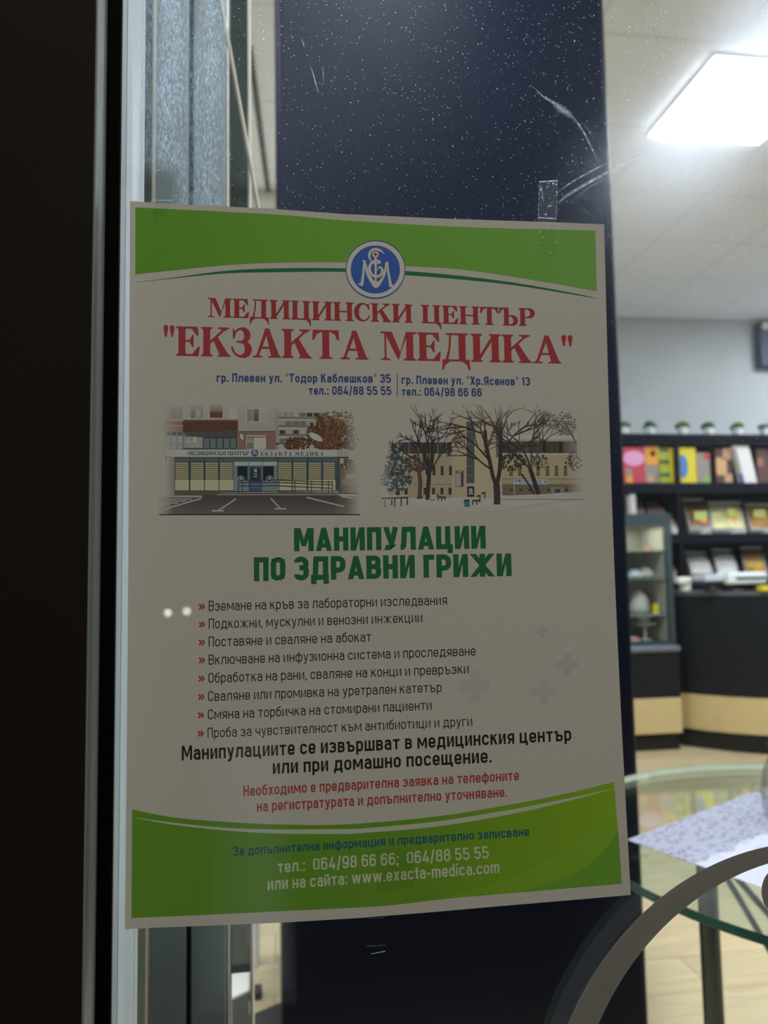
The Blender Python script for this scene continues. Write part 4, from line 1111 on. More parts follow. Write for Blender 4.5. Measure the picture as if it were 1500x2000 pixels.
# ------------------------------------------------------------------ dark column behind the poster
M_COL = surf('black_gloss_panel', (8, 11, 23), 0.45, spec=0.04, vary=0.15, scale=8)
b = MB(); b.box(0.004, 0.931, 1.48, 2.15, 0.0, CEIL-0.002)
single('column', b, M_COL, 'tall blue-black glossy column behind the poster and left of the round glass table', 'column', bevel=0.02, segs=4)

# ------------------------------------------------------------------ side door left of the column: slim grey-green profiles with tinted panes
M_GG = surf('grey_green_profile', (112, 124, 122), 0.5, vary=0.06, scale=30, stretch=(20, 20, 1))
M_BEIGE = surf('pale_edge_strip', (196, 186, 168), 0.5, vary=0.05)
M_TINT = glass('tinted_pane', (0.30, 0.35, 0.34), 0.05)
door = thing('door_1', (-0.1, 0.42, 0), kind='structure')
DYF, DYB = 0.40, 0.44
def colx(px): return atY(px, 1000, DYF).x
def vbar(name, a, c, mat, y0=DYF, y1=DYB, z1=2.35, bevel=.002):
    b = MB(); b.box(atY(a, 1000, y0).x, atY(c, 1000, y0).x, y0, y1, 0.0, z1); return part(name, b, mat, door, bevel=bevel)
vbar('tinted_pane', 250, 291.5, M_TINT, 0.418, 0.422, bevel=0); vbar('edge_strip', 292.5, 300, M_BEIGE, y0=0.404)
vbar('stile', 300, 366, M_GG); vbar('stile', 375, 441, M_GG); vbar('door_seal', 366, 375, M_RUBBER, y0=0.415)
vbar('edge_strip', 441.5, 448.5, M_BEIGE, y0=0.404); zq = atY(468, 1889, 0.42).z
b = MB(); x0_, x1_ = atY(448.7, 1000, .418).x, atY(486, 1000, .418).x; b.box(x0_, x1_, .418, .422, zq, 2.35); part('tinted_pane', b, M_TINT, door)
b = MB(); b.box(x0_, x1_, .414, .426, zq-.003, zq); part('pane_rail', b, M_RUBBER, door)
b = MB(); b.tube([atY(424, -40, .395), atY(507, 420, .395), atY(548, 650, .395)], .0022, 10); part('stand_in_rod', b, M_BEIGE, door)  # added slanting rod, stands in for a ceiling bar
vbar('edge_strip', 486, 492, M_BEIGE, y0=0.404)
M_WHITE = surf('white_paint', (225, 225, 220), 0.5, vary=0.03)
b = MB(); q0, q1 = atZ(487, 90, 3.356), atZ(526, 390, 3.356); b.tube([q0, q1], 0.012, 8)
single('trim_2', b, surf('grey_joint', (70, 78, 72), .7), kind='structure')
b = MB(); b.box(-2.0, 1.05, 3.70, 3.74, CEIL-.10, CEIL-.001); single('trim_3', b, M_PLASTER2, kind='structure')

b = MB(); b.box(-0.098, -0.064, 2.06, 2.40, 0, 0.55)
single('white_post', b, M_WHITE, 'short white post standing on the wood floor between tinted door and column', 'post', bevel=0.003)
b = MB(); q = [atZ(450, 1905, .012), atZ(486, 1893, .012), atZ(486, 1934, .012), atZ(450, 1951, .012)]
b.prism([(v.x, v.y) for v in q][::-1], 0.0, 0.012); single('paper_sheet', b, M_WHITE, 'white sheet lying on the floor left of the white post, under the tinted door pane', 'paper')
b = MB(); q = atZ(500, 1955, 0); b.box(q.x-.018, q.x+.016, q.y, q.y+.05, 0, .022)
single('door_stop', b, surf('black_plastic', (16, 16, 16), .5), 'small black block lying on the floor beside the white post', 'door stop', bevel=.003)
b = MB(); q = [atZ(x, y, .006) for x, y in ((425, 1966), (487, 1938), (488, 1983), (552, 1956))]  # dark sheet laid where the floor falls into shade
b.prism([(v.x, v.y) for v in q[::-1]]+[(q[0].x, 1.1), (q[3].x, 1.1)], 0.0005, .006)
single('shade_sheet', b, surf('shade_grey', (60, 58, 54), .95, vary=.3, scale=300), 'dark grey sheet standing in for shade on the wood floor left of the column', 'shade_sheet')

# ------------------------------------------------------------------ ceiling panel in view
pl = thing('ceiling_light', (2.13, 2.66, CEIL-0.03), 'bright square white LED panel in the tiled ceiling', 'ceiling light')
b = MB(); b.box(1.83, 2.43, 2.36, 2.96, CEIL-0.012, CEIL-0.001); part('panel_frame', b, M_WHITE, pl)
b = MB(); b.box(1.84, 2.42, 2.37, 2.95, CEIL-0.02, CEIL-0.0125); part('diffuser', b, emit('led_diffuser', PANEL_COL, PANEL_L), pl, smooth=False)

# ------------------------------------------------------------------ round glass table, place mat, vase
TC = (1.062, 0.838); TR = 0.53; TZ = 0.72; TT = 0.015
tb = thing('round_table', (TC[0], TC[1], 0), 'round clear glass table with a green edge and steel legs', 'table')
M_TABLE = glass('table_glass', (0.90, 0.965, 0.94), 0.045)
b = MB(); n = 128
circ = [(TC[0]+TR*cos(2*pi*k/n), TC[1]+TR*sin(2*pi*k/n)) for k in range(n)]
b.poly([(x, y, TZ) for x, y in circ]); b.poly([(x, y, TZ-TT) for x, y in circ][::-1])
part('glass_top', b, M_TABLE, tb, smooth=False)
mt, nt, out = newmat('green_glass_edge')
bs = N(nt, 'ShaderNodeBsdfPrincipled'); bs.inputs['Specular IOR Level'].default_value = 0.2; bs.inputs['Roughness'].default_value = 0.3
tc = N(nt, 'ShaderNodeTexCoord'); nz = N(nt, 'ShaderNodeTexNoise'); nz.inputs['Scale'].default_value = 14
nt.links.new(tc.outputs['Object'], nz.inputs['Vector']); mxc = N(nt, 'ShaderNodeMix', data_type='RGBA')
mxc.inputs['A'].default_value = (0.001, 0.035, 0.022, 1); mxc.inputs['B'].default_value = (0.002, 0.055, 0.034, 1)
nt.links.new(nz.outputs['Fac'], mxc.inputs['Factor']); nt.links.new(mxc.outputs['Result'], bs.inputs['Base Color'])
nt.links.new(bs.outputs[0], out.inputs[0])
b = MB()
ri = [(TR+.0008, TZ-TT+.0004), (TR+.0012, TZ-TT+.0008), (TR+.0012, TZ-.0008), (TR+.0008, TZ-.0004)]
b.lathe(ri, (TC[0], TC[1], 0), n, cap=False)
part('edge', b, mt, tb, label='dark green polished edge')
b = MB(); b.lathe([(TR-.0012, TZ-TT+.0008), (TR-.0002, TZ-.0008)], (TC[0], TC[1], 0), n, cap=False)  # cream paints the light caught by the far glass edge
part('inner_edge', b, surf('painted_edge_glint', (245, 245, 222), .4), tb, label='inner side of the glass edge, painted pale for caught light')
M_STEEL = surf('dark_steel', (62, 68, 70), 0.22, metal=0.85, vary=0.08, scale=20)
LEGS = [(TC[0]+dx, TC[1]+dy) for dx, dy in ((-.232, .162), (-.162, -.232), (.232, -.162), (.162, .232))]
for x, y in LEGS:
    b = MB(); b.lathe([(.019, 0.002), (.019, TZ-.019)], (x, y, 0), 24); b.lathe([(.026, 0.0), (.026, .006)], (x, y, 0), 24); b.lathe([(.024, TZ-.021), (.024, TZ-TT-.0004)], (x, y, 0), 24)
    part('leg', b, M_STEEL, tb)
for a, c, z0, z1 in ((0, 3, .67, .03), (0, 3, .03, .67), (0, 2, .67, .03)):
    b = MB(); b.tube([(*LEGS[a], z0), (*LEGS[c], z1)], .0062, 10); part('brace', b, M_STEEL, tb)

# paper place mat with lilac ornament
mt, nt, out = newmat('ornate_paper')
tc = N(nt, 'ShaderNodeTexCoord'); ua = N(nt, 'ShaderNodeUVMap')
sx = N(nt, 'ShaderNodeSeparateXYZ')
at_ = N(nt, 'ShaderNodeAttribute'); at_.attribute_name = 'st'
nt.links.new(at_.outputs['Vector'], sx.inputs[0])
vo = N(nt, 'ShaderNodeTexVoronoi'); vo.inputs['Scale'].default_value = 26; nt.links.new(at_.outputs['Vector'], vo.inputs['Vector'])
nz = N(nt, 'ShaderNodeTexNoise'); nz.inputs['Scale'].default_value = 60; nz.inputs['Detail'].default_value = 4; nt.links.new(at_.outputs['Vector'], nz.inputs['Vector'])
n2 = N(nt, 'ShaderNodeTexNoise'); n2.inputs['Scale'].default_value = 7; n2.inputs['Detail'].default_value = 3; nt.links.new(at_.outputs['Vector'], n2.inputs['Vector'])
lace = math_n(nt, 'MULTIPLY', math_n(nt, 'LESS_THAN', math_n(nt, 'ADD', vo.outputs['Distance'], math_n(nt, 'MULTIPLY', nz.outputs['Fac'], .5)), .62), 1.0)
bnd = math_n(nt, 'LESS_THAN', math_n(nt, 'ADD', sx.outputs[1], math_n(nt, 'MULTIPLY', n2.outputs['Fac'], .16)), .54)
mot = math_n(nt, 'MULTIPLY', math_n(nt, 'GREATER_THAN', n2.outputs['Fac'], .60), math_n(nt, 'GREATER_THAN', nz.outputs['Fac'], .45))
f = math_n(nt, 'ADD', math_n(nt, 'MULTIPLY', bnd, math_n(nt, 'MULTIPLY_ADD', lace, .5, .5)), math_n(nt, 'MULTIPLY', math_n(nt, 'SUBTRACT', 1.0, bnd), math_n(nt, 'MULTIPLY', mot, .35)), clamp=True)
mxc = N(nt, 'ShaderNodeMix', data_type='RGBA'); mxc.inputs['A'].default_value = (*L3((160, 160, 170)), 1); mxc.inputs['B'].default_value = (*L3((92, 92, 110)), 1)
nt.links.new(f, mxc.inputs['Factor'])
bs = N(nt, 'ShaderNodeBsdfPrincipled'); bs.inputs['Roughness'].default_value = .7; nt.links.new(mxc.outputs['Result'], bs.inputs['Base Color']); nt.links.new(bs.outputs[0], out.inputs[0])
zc = TZ+.0008
c0, cA, cB = atZ(1225, 1640, zc), atZ(1500, 1535, zc), atZ(1500, 1738, zc)
ua_, ub_ = (cA-c0).normalized(), (cB-c0).normalized()
W1, W2 = 0.46, 0.31
b = MB(); st = []
for zz in (zc, zc-.0006):
    rows = [[c0+ua_*W1*i/12+ub_*W2*j/8 for i in range(13)] for j in range(9)]
    b.grid([[V((q.x, q.y, zz)) for q in r] for r in rows]); st += [(i/12*W1/W2, j/8, 0) for j in range(9) for i in range(13)]
pm = single('place_mat', b, mt, 'white paper place mat with lilac lace pattern on the round glass table', 'place mat', print_cols=True)
a_ = pm.data.attributes.new('st', 'FLOAT_VECTOR', 'POINT')
for i, v in enumerate(st): a_.data[i].vector = v

vc = atZ(1534, 1600, TZ)
b = MB()
vp = [(.000, .001), (.030, .001), (.036, .006), (.040, .03), (.041, .055), (.037, .085), (.028, .108), (.020, .122), (.020, .135), (.023, .142), (.0215, .142), (.0185, .135), (.0185, .122), (.0265, .107), (.0355, .084), (.0395, .055), (.0385, .03), (.034, .008), (0, .006)]
b.lathe([(r*1.0+.0001, z) for r, z in vp], (vc.x, vc.y, TZ+.0009), 40, cap=False)
single('glass_vase', b, glass('vase_glass', (0.90, 0.91, 0.92), .08), 'small rounded clear glass vase on the place mat at the right edge', 'vase')

# ------------------------------------------------------------------ wooden-banded counters
M_BLACK = surf('black_counter_panel', (26, 28, 31), 0.55, spec=0.15, vary=.08)
M_PLINTH = surf('dark_plinth', (30, 29, 27), 0.6, spec=.15)
M_OAK = surf('oak_band', (214, 192, 140), 0.5, second=(190, 164, 110), scale=6, stretch=(1.5, 1.5, 14))
M_GREYTOP = surf('grey_counter_top', (88, 90, 96), 0.35)
FP = [(2.72, 4.72), (2.78, 4.60), (2.86, 4.49), (2.98, 4.37), (3.12, 4.27), (3.30, 4.17), (3.52, 4.09), (3.78, 4.04), (4.10, 4.03), (4.40, 4.05)]
BK = [(4.40, 4.60), (3.80, 4.58), (3.40, 4.66), (3.10, 4.82), (2.95, 4.95)]


def inset(P, d): return [(x+d*.5, y+d) for x, y in P]


ct = thing('counter', (3.5, 4.4, 0), 'curved black shop counter with an oak band along its lower front', 'counter')
for nm, z0, z1, d, mat in (('plinth', 0, .125, .02, M_PLINTH), ('wood_band', .125, .36, .0, M_OAK), ('front_panel', .36, 1.03, .004, M_BLACK), ('top', 1.03, 1.06, -.006, M_GREYTOP)):
    b = MB(); b.prism(inset(FP, d)+BK, z0, z1); part(nm, b, mat, ct)

cb = thing('display_cabinet', (2.45, 4.75, 0), 'low black cabinet with an oak band, glass display case of food on top', 'cabinet')
X0, X1 = 2.02, 2.705
b = MB(); b.box(X0, X1-.012, 4.53, 5.0, 0, .115); part('plinth', b, M_PLINTH, cb)
b = MB(); b.box(X0, X1, 4.50, 5.0, .115, .35); part('wood_band', b, M_OAK, cb, bevel=.003)
b = MB(); b.box(X0, X1, 4.50, 5.0, .35, .655); part('body', b, M_BLACK, cb, bevel=.003)
b = MB(); b.box(X0, X1+.01, 4.48, 5.0, .655, .70); part('bumper', b, surf('blue_grey_rim', (100, 106, 116), .4), cb, bevel=.018, segs=4)
M_CASE = surf('teal_grey_frame', (52, 66, 70), 0.4)
ZT, ZB = atY(1300, 1004, 4.55).z, .70
xr = atY(1314, 1100, 4.55).x
fr = MB()
for x in (X0+.03, xr-.042):
    for y in (4.55, 4.93): fr.box(x, x+.042, y, y+.035, ZB, ZT)
fr.box(X0+.03, xr, 4.55, 4.965, ZT-.075, ZT); fr.box(X0+.03, xr, 4.55, 4.965, ZB, ZB+.02)
part('case_frame', fr, M_CASE, cb, bevel=.004)
b = MB(); b.box(X0+.075, xr-.045, 4.562, 4.566, ZB+.02, ZT-.075); part('case_glass', b, glass('case_glass', (.93, .95, .95), .045), cb, smooth=False)
b = MB(); b.box(xr-.046, xr-.042, 4.587, 4.93, ZB+.02, ZT-.075); part('side_panel', b, surf('case_back', (190, 186, 168), .5), cb)
SH = []
for px in (1053, 1106, 1178):
    z = atY(1270, px+22, 4.62).z; SH.append(z)
    b = MB(); b.box(X0+.075, xr-.045, 4.585, 4.93, z-.008, z); part('shelf', b, surf('shelf_glass', (150, 164, 164), .2), cb)
b = MB(); b.box(X0+.075, xr-.045, 4.935, 4.945, ZB+.02, ZT-.075); part('back_panel', b, surf('case_back', (190, 186, 168), .5), cb)

area('case_fill_light', ((X0+xr)/2, 4.68, ZT-.08), .5, 2.2, (1, .97, .9), sizey=.2)  # added inside the case to brighten the food, no visible fitting

# ------------------------------------------------------------------ shelving wall behind the counter
SF, SB = 5.08, 5.50
def sz(y, px=1400): return atY(px, y, SF).z
sh = thing('shelving_unit', (3.3, 5.3, 0), 'tall blue-black shelving unit along the grey back wall', 'shelves')
M_SH = surf('blue_black_board', (17, 20, 29), 0.6, spec=.12, vary=.08)
SX0, SX1 = 2.30, 4.9
LV = [(sz(848), sz(858)), (sz(943), sz(962)), (sz(1042), sz(1060)), (sz(1133), sz(1150))]
for z1, z0 in LV:
    b = MB(); b.box(SX0, SX1, SF, SB, z0, z1); part('board', b, M_SH, sh)
for px in (1326, 1700):
    x = atY(px, 950, SF).x; b = MB(); b.box(x-.013, x+.013, SF+.002, SB, 0, LV[0][1]); part('upright', b, M_SH, sh)
for x in (SX0, SX1-.03):
    b = MB(); b.box(x, x+.03, SF, SB, 0, LV[0][1]); part('upright', b, M_SH, sh)
b = MB(); b.box(SX0, SX1, SB-.012, SB, 0, LV[0][1]); part('back_panel', b, surf('plum_back', (50, 45, 52), .6), sh)
b = MB(); b.box(SX0, SX1, SF+.02, SB, .02, LV[3][1]-.02); part('lower_cupboard', b, M_SH, sh)
b = MB(); b.box(SX0, SX1, SF+.012, SF+.03, sz(868), LV[0][1]); part('valance', b, M_SH, sh)

# potted plants in a row on top
pot0 = thing('potted_plant', (0, 0, 0), 'x', 'plant', 'potted plants on top of the shelving')
b = MB(); b.lathe([(.030, 0), (.040, .03), (.043, .062), (.039, .062), (.037, .05)], (0, 0, 0), 20); part('pot', b, surf('white_pot', (228, 232, 232), .4), pot0)
leafs = MB(); rr = random.Random(5)
for k in range(90):
    a = rr.uniform(0, 2*pi); e = rr.uniform(.05, 1.45); r = .050*rr.uniform(.8, 1.1)
    p_ = V((r*1.1*cos(a)*cos(e), r*1.1*sin(a)*cos(e), .062+r*.9*sin(e))); d = (p_-V((0, 0, .055))).normalized(); s_ = d.orthogonal().normalized()
    leafs.poly([p_-d*.018-s_*.006, p_-d*.002-s_*.012, p_+d*.010, p_-d*.002+s_*.012, p_-d*.018+s_*.006])
leafs.lathe([(.001, .06), (.038, .062), (.046, .075), (.036, .095), (.001, .106)], (0, 0, 0), 14)
GRN = [surf('deep_leaf', (44, 110, 66), .6, vary=.3, scale=90), surf('olive_leaf', (84, 116, 34), .6, vary=.3, scale=90)]
part('foliage', leafs, GRN[0], pot0)
pots = [(1217, 0, 'deep green potted plant on the shelving, half hidden behind the column edge'), (1269, 0, 'deep green potted plant on the shelving, first full one from the column'), (1333, 1, 'olive green potted plant on the shelving, nearer the column'),
        (1384, 0, 'deep green potted plant between the two olive ones on the shelving'), (1440, 1, 'olive green potted plant on the shelving, farther from the column'), (1494, 0, 'deep green potted plant on the shelving, cut by the right edge')]
fol2 = None
for i, (px, g, lab) in enumerate(pots):
    r = pot0 if i == 0 else copy_tree(pot0)
    q = atY(px, 846, 5.17)
    r.location = (q.x, 5.17, LV[0][0]); r['label'] = lab; r.rotation_euler.z = i*1.3
    if g:
        f_ = [c for c in r.children if c.name.startswith('foliage')][0]
        if fol2 is None:
            fol2 = f_.data.copy(); fol2.materials[0] = GRN[1]
        f_.data = fol2


# ------------------------------------------------------------------ goods on the shelves
def pbox(name, x0, x1, y0, y1, Y, depth, mat, label, cat, group=None, lean=0.0, extra=(), bevel=.004, zfloor=None):
    """box-shaped pack standing at its real place: x0..x1, y0..y1 pixels at distance Y; extra: (name, x0,x1,y0,y1, material[, shape]) printed panels"""
    xa, xb = atY(x0, (y0+y1)/2, Y).x, atY(x1, (y0+y1)/2, Y).x; zt, zb = atY((x0+x1)/2, y0, Y).z, atY((x0+x1)/2, y1, Y).z
    if zfloor is not None: zb = zfloor
    b = MB(); b.box(xa, xb, Y, Y+depth, zb, zt)
    for v in b.v: v.x -= lean*(zt-zb)*((v.z-zb)/(zt-zb))
    t = thing(name, ((xa+xb)/2, Y+depth/2, zb), label, cat, group)
    part('pack', b, mat, t, bevel=bevel)
    for e in extra:
        ex0, ex1, ez1, ez0 = atY(e[1], e[3], Y).x, atY(e[2], e[3], Y).x, atY(e[1], e[3], Y).z, atY(e[1], e[4], Y).z
        p = MB()
        if len(e) > 6:
            cx, cz, rx, rz = (ex0+ex1)/2, (ez0+ez1)/2, (ex1-ex0)/2, (ez1-ez0)/2
            pts = [(cx+rx*cos(2*pi*k/24), cz+rz*sin(2*pi*k/24)) for k in range(24)]
        else: pts = [(ex0, ez0), (ex1, ez0), (ex1, ez1), (ex0, ez1)]
        pts = [(max(xa, min(xb, x)), z) for x, z in pts]
        fr_ = [V((x-lean*(z-zb), Y-.0025, z)) for x, z in pts]; bk_ = [v+V((0, .002, 0)) for v in fr_]
        p.poly(fr_); p.poly(bk_[::-1]); p.grid([fr_, bk_], closed=True)
        part(e[0], p, e[5], t)
    return t


def cm(name, c, r=.5): return surf(name, c, r, vary=.06)
RED_, PINK, ORG_, YEL, LIME, DGRN, BLU, GRY, BRN, TAN, WHT = (cm('pack_red', (196, 58, 72)), cm('pack_pink', (226, 160, 196)), cm('pack_orange', (232, 160, 50)), cm('pack_yellow', (222, 204, 30)), cm('pack_lime', (170, 184, 48)),
    cm('pack_dark_green', (54, 76, 44)), cm('pack_blue', (74, 128, 190)), cm('pack_grey', (150, 138, 130)), cm('pack_brown', (92, 62, 56)), cm('pack_tan', (206, 164, 108)), cm('pack_white', (224, 222, 216)))
B1 = LV[1][0]
G1 = 'packets on the top shelf row'
pbox('snack_packet', 1217, 1260, 873, 943, 5.12, .06, RED_, 'red and pink snack packet on the top shelf next to the column', 'packet', G1, extra=(('printed_oval', 1216, 1258, 880, 910, PINK, 1), ('printed_panel', 1222, 1234, 915, 930, GRY), ('printed_panel', 1223, 1235, 930, 943, ORG_)), zfloor=B1)
pbox('snack_packet', 1258, 1288, 870, 943, 5.14, .06, GRY, 'orange and grey snack packet between the red packet and the striped one', 'packet', G1, extra=(('printed_panel', 1259, 1287, 871, 908, ORG_), ('printed_oval', 1270, 1279, 880, 892, BRN, 1), ('printed_oval', 1264, 1276, 928, 942, TAN, 1)), zfloor=B1)
pbox('snack_packet', 1288, 1310, 874, 943, 5.13, .06, LIME, 'lime snack packet with dark green stripes on the top shelf', 'packet', G1, extra=tuple(('printed_panel', 1288, 1310, y, y+7, DGRN) for y in (875, 899, 924))+(('printed_oval', 1289, 1300, 902, 912, ORG_, 1),), zfloor=B1)
pbox('snack_packet', 1309, 1322, 875, 944, 5.12, .06, YEL, 'narrow yellow snack packet with an orange top left of the shelf upright', 'packet', G1, extra=(('printed_panel', 1309, 1322, 876, 888, ORG_),), zfloor=B1)
pbox('snack_packet', 1328, 1360, 874, 945, 5.12, .06, YEL, 'wide yellow snack packet with a blue oval right of the shelf upright', 'packet', G1, extra=(('printed_oval', 1322, 1342, 888, 934, BLU, 1),), zfloor=B1)
pbox('snack_packet', 1361, 1387, 884, 943, 5.13, .05, GRY, 'grey snack packet with a red dot and green corner on the top shelf', 'packet', G1, extra=(('printed_oval', 1373, 1386, 885, 898, RED_, 1), ('printed_panel', 1373, 1387, 928, 943, cm('pack_green', (134, 168, 96)))), zfloor=B1)
pbox('chocolate_box', 1398, 1429, 876, 942, 5.14, .05, BRN, 'brown box with tan squares left of the leaning white box', 'box', extra=(('printed_panel', 1398, 1418, 894, 928, TAN), ('printed_panel', 1411, 1433, 876, 898, cm('pack_peach', (204, 156, 120))), ('printed_panel', 1415, 1436, 926, 942, cm('pack_peach', (204, 156, 120)))), zfloor=B1)
pbox('gift_box', 1446, 1478, 870, 944, 5.11, .05, WHT, 'leaning white box with a blue corner on the top shelf', 'box', lean=.20, extra=(('printed_panel', 1437, 1450, 875, 922, GRY), ('printed_panel', 1446, 1453, 924, 944, cm('pack_navy', (40, 56, 140)))), zfloor=B1)
pbox('chocolate_box', 1479, 1503, 876, 943, 5.14, .05, BRN, 'plain dark brown box right of the leaning white box', 'box', extra=(('printed_oval', 1478, 1490, 894, 912, cm('pack_rust', (150, 100, 80)), 1),), zfloor=B1)

# slanted trays of dried fruit and nuts: an open clear box, heaped contents, price card
M_TRAYC = surf('clear_tray', (190, 186, 180), .25)


def tray(x0, x1, yt, yb, col, label, card=None, grp=None, lean=14, zb=None, n=130, seed=1):
    """front-tilted tray; the fill is a rough heap, x0..x1 / yt..yb pixels of its sloping face"""
    A, Bq = atY(x0+lean, yb, 5.12), atY(x1+lean, yb, 5.12); C_, D_ = atY(x1, yt, 5.40), atY(x0, yt, 5.40)
    zb = zb if zb is not None else A.z-.012
    dz = max(0.004, A.z-.02-zb)
    t = thing('nut_tray', ((A.x+Bq.x)/2, 5.25, zb), label, 'tray', grp)
    w_ = .008
    b = MB()
    def wall(p, q, hgt):
        d = (q-p).normalized(); nrm = V((-d.y, d.x, 0)).normalized()*w_
        for s in (0,): b.grid([[V((p.x, p.y, zb)), V((q.x, q.y, zb))], [V((p.x, p.y, p.z+hgt)), V((q.x, q.y, q.z+hgt))], [V((p.x, p.y, p.z+hgt))+nrm, V((q.x, q.y, q.z+hgt))+nrm], [V((p.x, p.y, zb))+nrm, V((q.x, q.y, zb))+nrm]])
    wall(A, Bq, .016); wall(Bq, C_, .018); wall(C_, D_, .02); wall(D_, A, .018)
    b.poly([V((q.x, q.y, zb+.001)) for q in (A, Bq, C_, D_)])
    part('tray_box', b, M_TRAYC, t)
    f = MB(); r_ = random.Random(seed); rows = []
    for j in range(9):
        rows.append([])
        for i in range(11):
            p_ = A.lerp(Bq, i/10).lerp(D_.lerp(C_, i/10), j/8); bump = .014*sin(pi*i/10)*sin(pi*j/8)
            rows[-1].append(p_+V((0, 0, bump+r_.uniform(-.003, .003))))
    f.grid(rows)
    for k in range(n):
        i, j = r_.uniform(.5, 9.5), r_.uniform(.5, 7.5)
        p_ = A.lerp(Bq, i/10).lerp(D_.lerp(C_, i/10), j/8)+V((0, 0, .014*sin(pi*i/10)*sin(pi*j/8)))
        d = V((r_.uniform(-1, 1), r_.uniform(-1, 1), r_.uniform(-.2, .5))).normalized()*.016
        f.tube([p_-d, p_-d*.4, p_+d*.4, p_+d], [.002, .008, .008, .002], 5)
    fo = part('filling', f, surf('fill_%d_%d_%d' % col, tuple(min(245, c*1.22) for c in col), .6, vary=.3, scale=45), t)
    fo['kind'] = 'stuff'
    if card:
        cx, cy, cw, ch, c1, c2 = card
        tt = (cy-yt)/(yb-yt); yq = 5.40+(5.12-5.40)*tt-.06
        p0, p1 = atY(cx-cw/2, cy-ch/2, yq), atY(cx+cw/2, cy+ch/2, yq); zm = p0.z+(p1.z-p0.z)*.6
        c = MB(); c.box(p0.x, p1.x, yq, yq+.003, zm, p0.z, 0); c.box(p0.x+.4*(p1.x-p0.x), p1.x, yq, yq+.003, p1.z, zm, 1); c.box(p0.x, p0.x+.004, yq+.003, yq+.006, p1.z-.03, p0.z, 0)
        part('price_card', c, [cm('card_%d_%d_%d' % c1, c1), cm('card_%d_%d_%d' % c2, c2)], t)
    return t


LIMEC, ORC = (196, 200, 110), (238, 150, 50)
B2, B3 = LV[2][0], LV[3][0]
G2, G3 = 'slanted trays on the middle shelf', 'slanted trays on the lower shelf'
tray(1222, 1255, 985, 1012, (124, 92, 84), 'brown tray on the middle shelf nearest the column above the display case', None, G2, 6, B2, seed=2)
tray(1262, 1292, 985, 1012, (112, 84, 80), 'dark plum-brown tray on the middle shelf, second from the column', None, G2, 8, B2, seed=3)
tray(1302, 1322, 984, 1028, (150, 118, 92), 'narrow tan tray on the middle shelf left of the upright', None, G2, 0, B2, seed=9)
tray(1331, 1374, 978, 1032, (122, 88, 66), 'tray of brown nuts with a green and orange card right of the upright', (1369, 1013, 26, 28, LIMEC, ORC), G2, 16, B2, seed=4)
tray(1380, 1446, 984, 1035, (198, 184, 138), 'wide tray of pale yellow nuts on the middle shelf', (1430, 1008, 18, 26, (204, 204, 110), ORC), G2, 12, B2, seed=5)
tray(1453, 1506, 988, 1034, (152, 114, 66), 'tray of golden brown sticks at the right of the middle shelf', (1484, 1008, 24, 24, LIMEC, ORC), G2, 12, B2, seed=6)
tray(1308, 1320, 1084, 1124, (176, 134, 88), 'narrow light brown tray on the lower shelf beside the display case', None, G3, 0, B3, seed=12)
tray(1336, 1380, 1082, 1122, (196, 186, 180), 'pinkish white tray on the lower shelf above the white dispenser', None, G3, 14, B3, seed=7)
tray(1388, 1430, 1076, 1122, (200, 194, 184), 'ivory tray on the lower shelf behind the weighing scale', None, G3, 14, B3, seed=8)
tray(1444, 1488, 1072, 1120, (160, 124, 80), 'caramel brown tray with an orange card on the lower shelf', (1476, 1107, 32, 18, (204, 180, 80), ORC), G3, 12, B3, seed=10)
# canister and small white jar on the middle shelf
q = atY(1233, 1000, 5.14); b = MB(); zt = atY(1233, 959, 5.14).z
b.lathe([(.035, B2), (.040, B2+.02), (.036, zt-.09), (.040, zt-.05), (.036, zt-.01), (.02, zt)], (q.x, 5.14, 0), 20)
single('canister', b, cm('canister_white', (216, 208, 202)), 'white canister at the column end of the middle shelf', 'canister')
q = atY(1318, 1025, 5.10); b = MB(); b.lathe([(.026, 0), (.032, .02), (.030, .045), (.012, .052)], (q.x, 5.12, B2), 18)
single('small_jar', b, cm('jar_white', (214, 214, 214)), 'small white jar beside the shelf upright on the middle shelf', 'jar')

# food in the display case
def mound(name, px, py, wpx, hpx, z, mat, label, cat, Y=4.74, flat=False):
    c = atY(px, py, Y); r = wpx/2/1500*(Y+.4575); hh = hpx/1500*(Y+.4575)
    c.x = max(X0+.08+r, min(xr-.05-r, c.x))
    b = MB(); b.lathe([(r*.75, 0), (r, hh*.15), (r*.98, hh*.4), (r*.7, hh*.8), (r*.25, hh)], (c.x, Y, z+.001), 20)
    return single(name, b, mat, label, cat)


CRM, SIL = cm('cream_food', (226, 220, 200)), cm('bright_tray', (220, 232, 232))
mound('cake', 1290, 1046, 20, 5, SH[0], cm('pastry_orange', (216, 128, 80)), 'orange pastry on the top glass shelf of the display case', 'pastry')
mound('bowl', 1238, 1110, 30, 18, SH[1], SIL, 'shiny white bowl on the middle shelf of the display case', 'bowl')
mound('cake', 1282, 1108, 34, 22, SH[1], CRM, 'cream cake on the middle shelf of the display case', 'cake')
mound('cake', 1248, 1165, 40, 46, SH[2], cm('icing', (206, 204, 192)), 'tall pale iced cake on the bottom shelf of the display case', 'cake')
mound('cake', 1283, 1165, 30, 40, SH[2], cm('caramel_cake', (196, 168, 128)), 'caramel coloured cake on the bottom shelf of the display case', 'cake', Y=4.80)
q = atY(1275, 1118, 4.62); b = MB(); b.box(q.x-.02, q.x+.02, 4.60, 4.605, SH[2]+.001, SH[2]+.075)
single('price_card', b, YEL, 'small yellow price card on the bottom shelf of the display case', 'price card')
zfl = ZB+.021
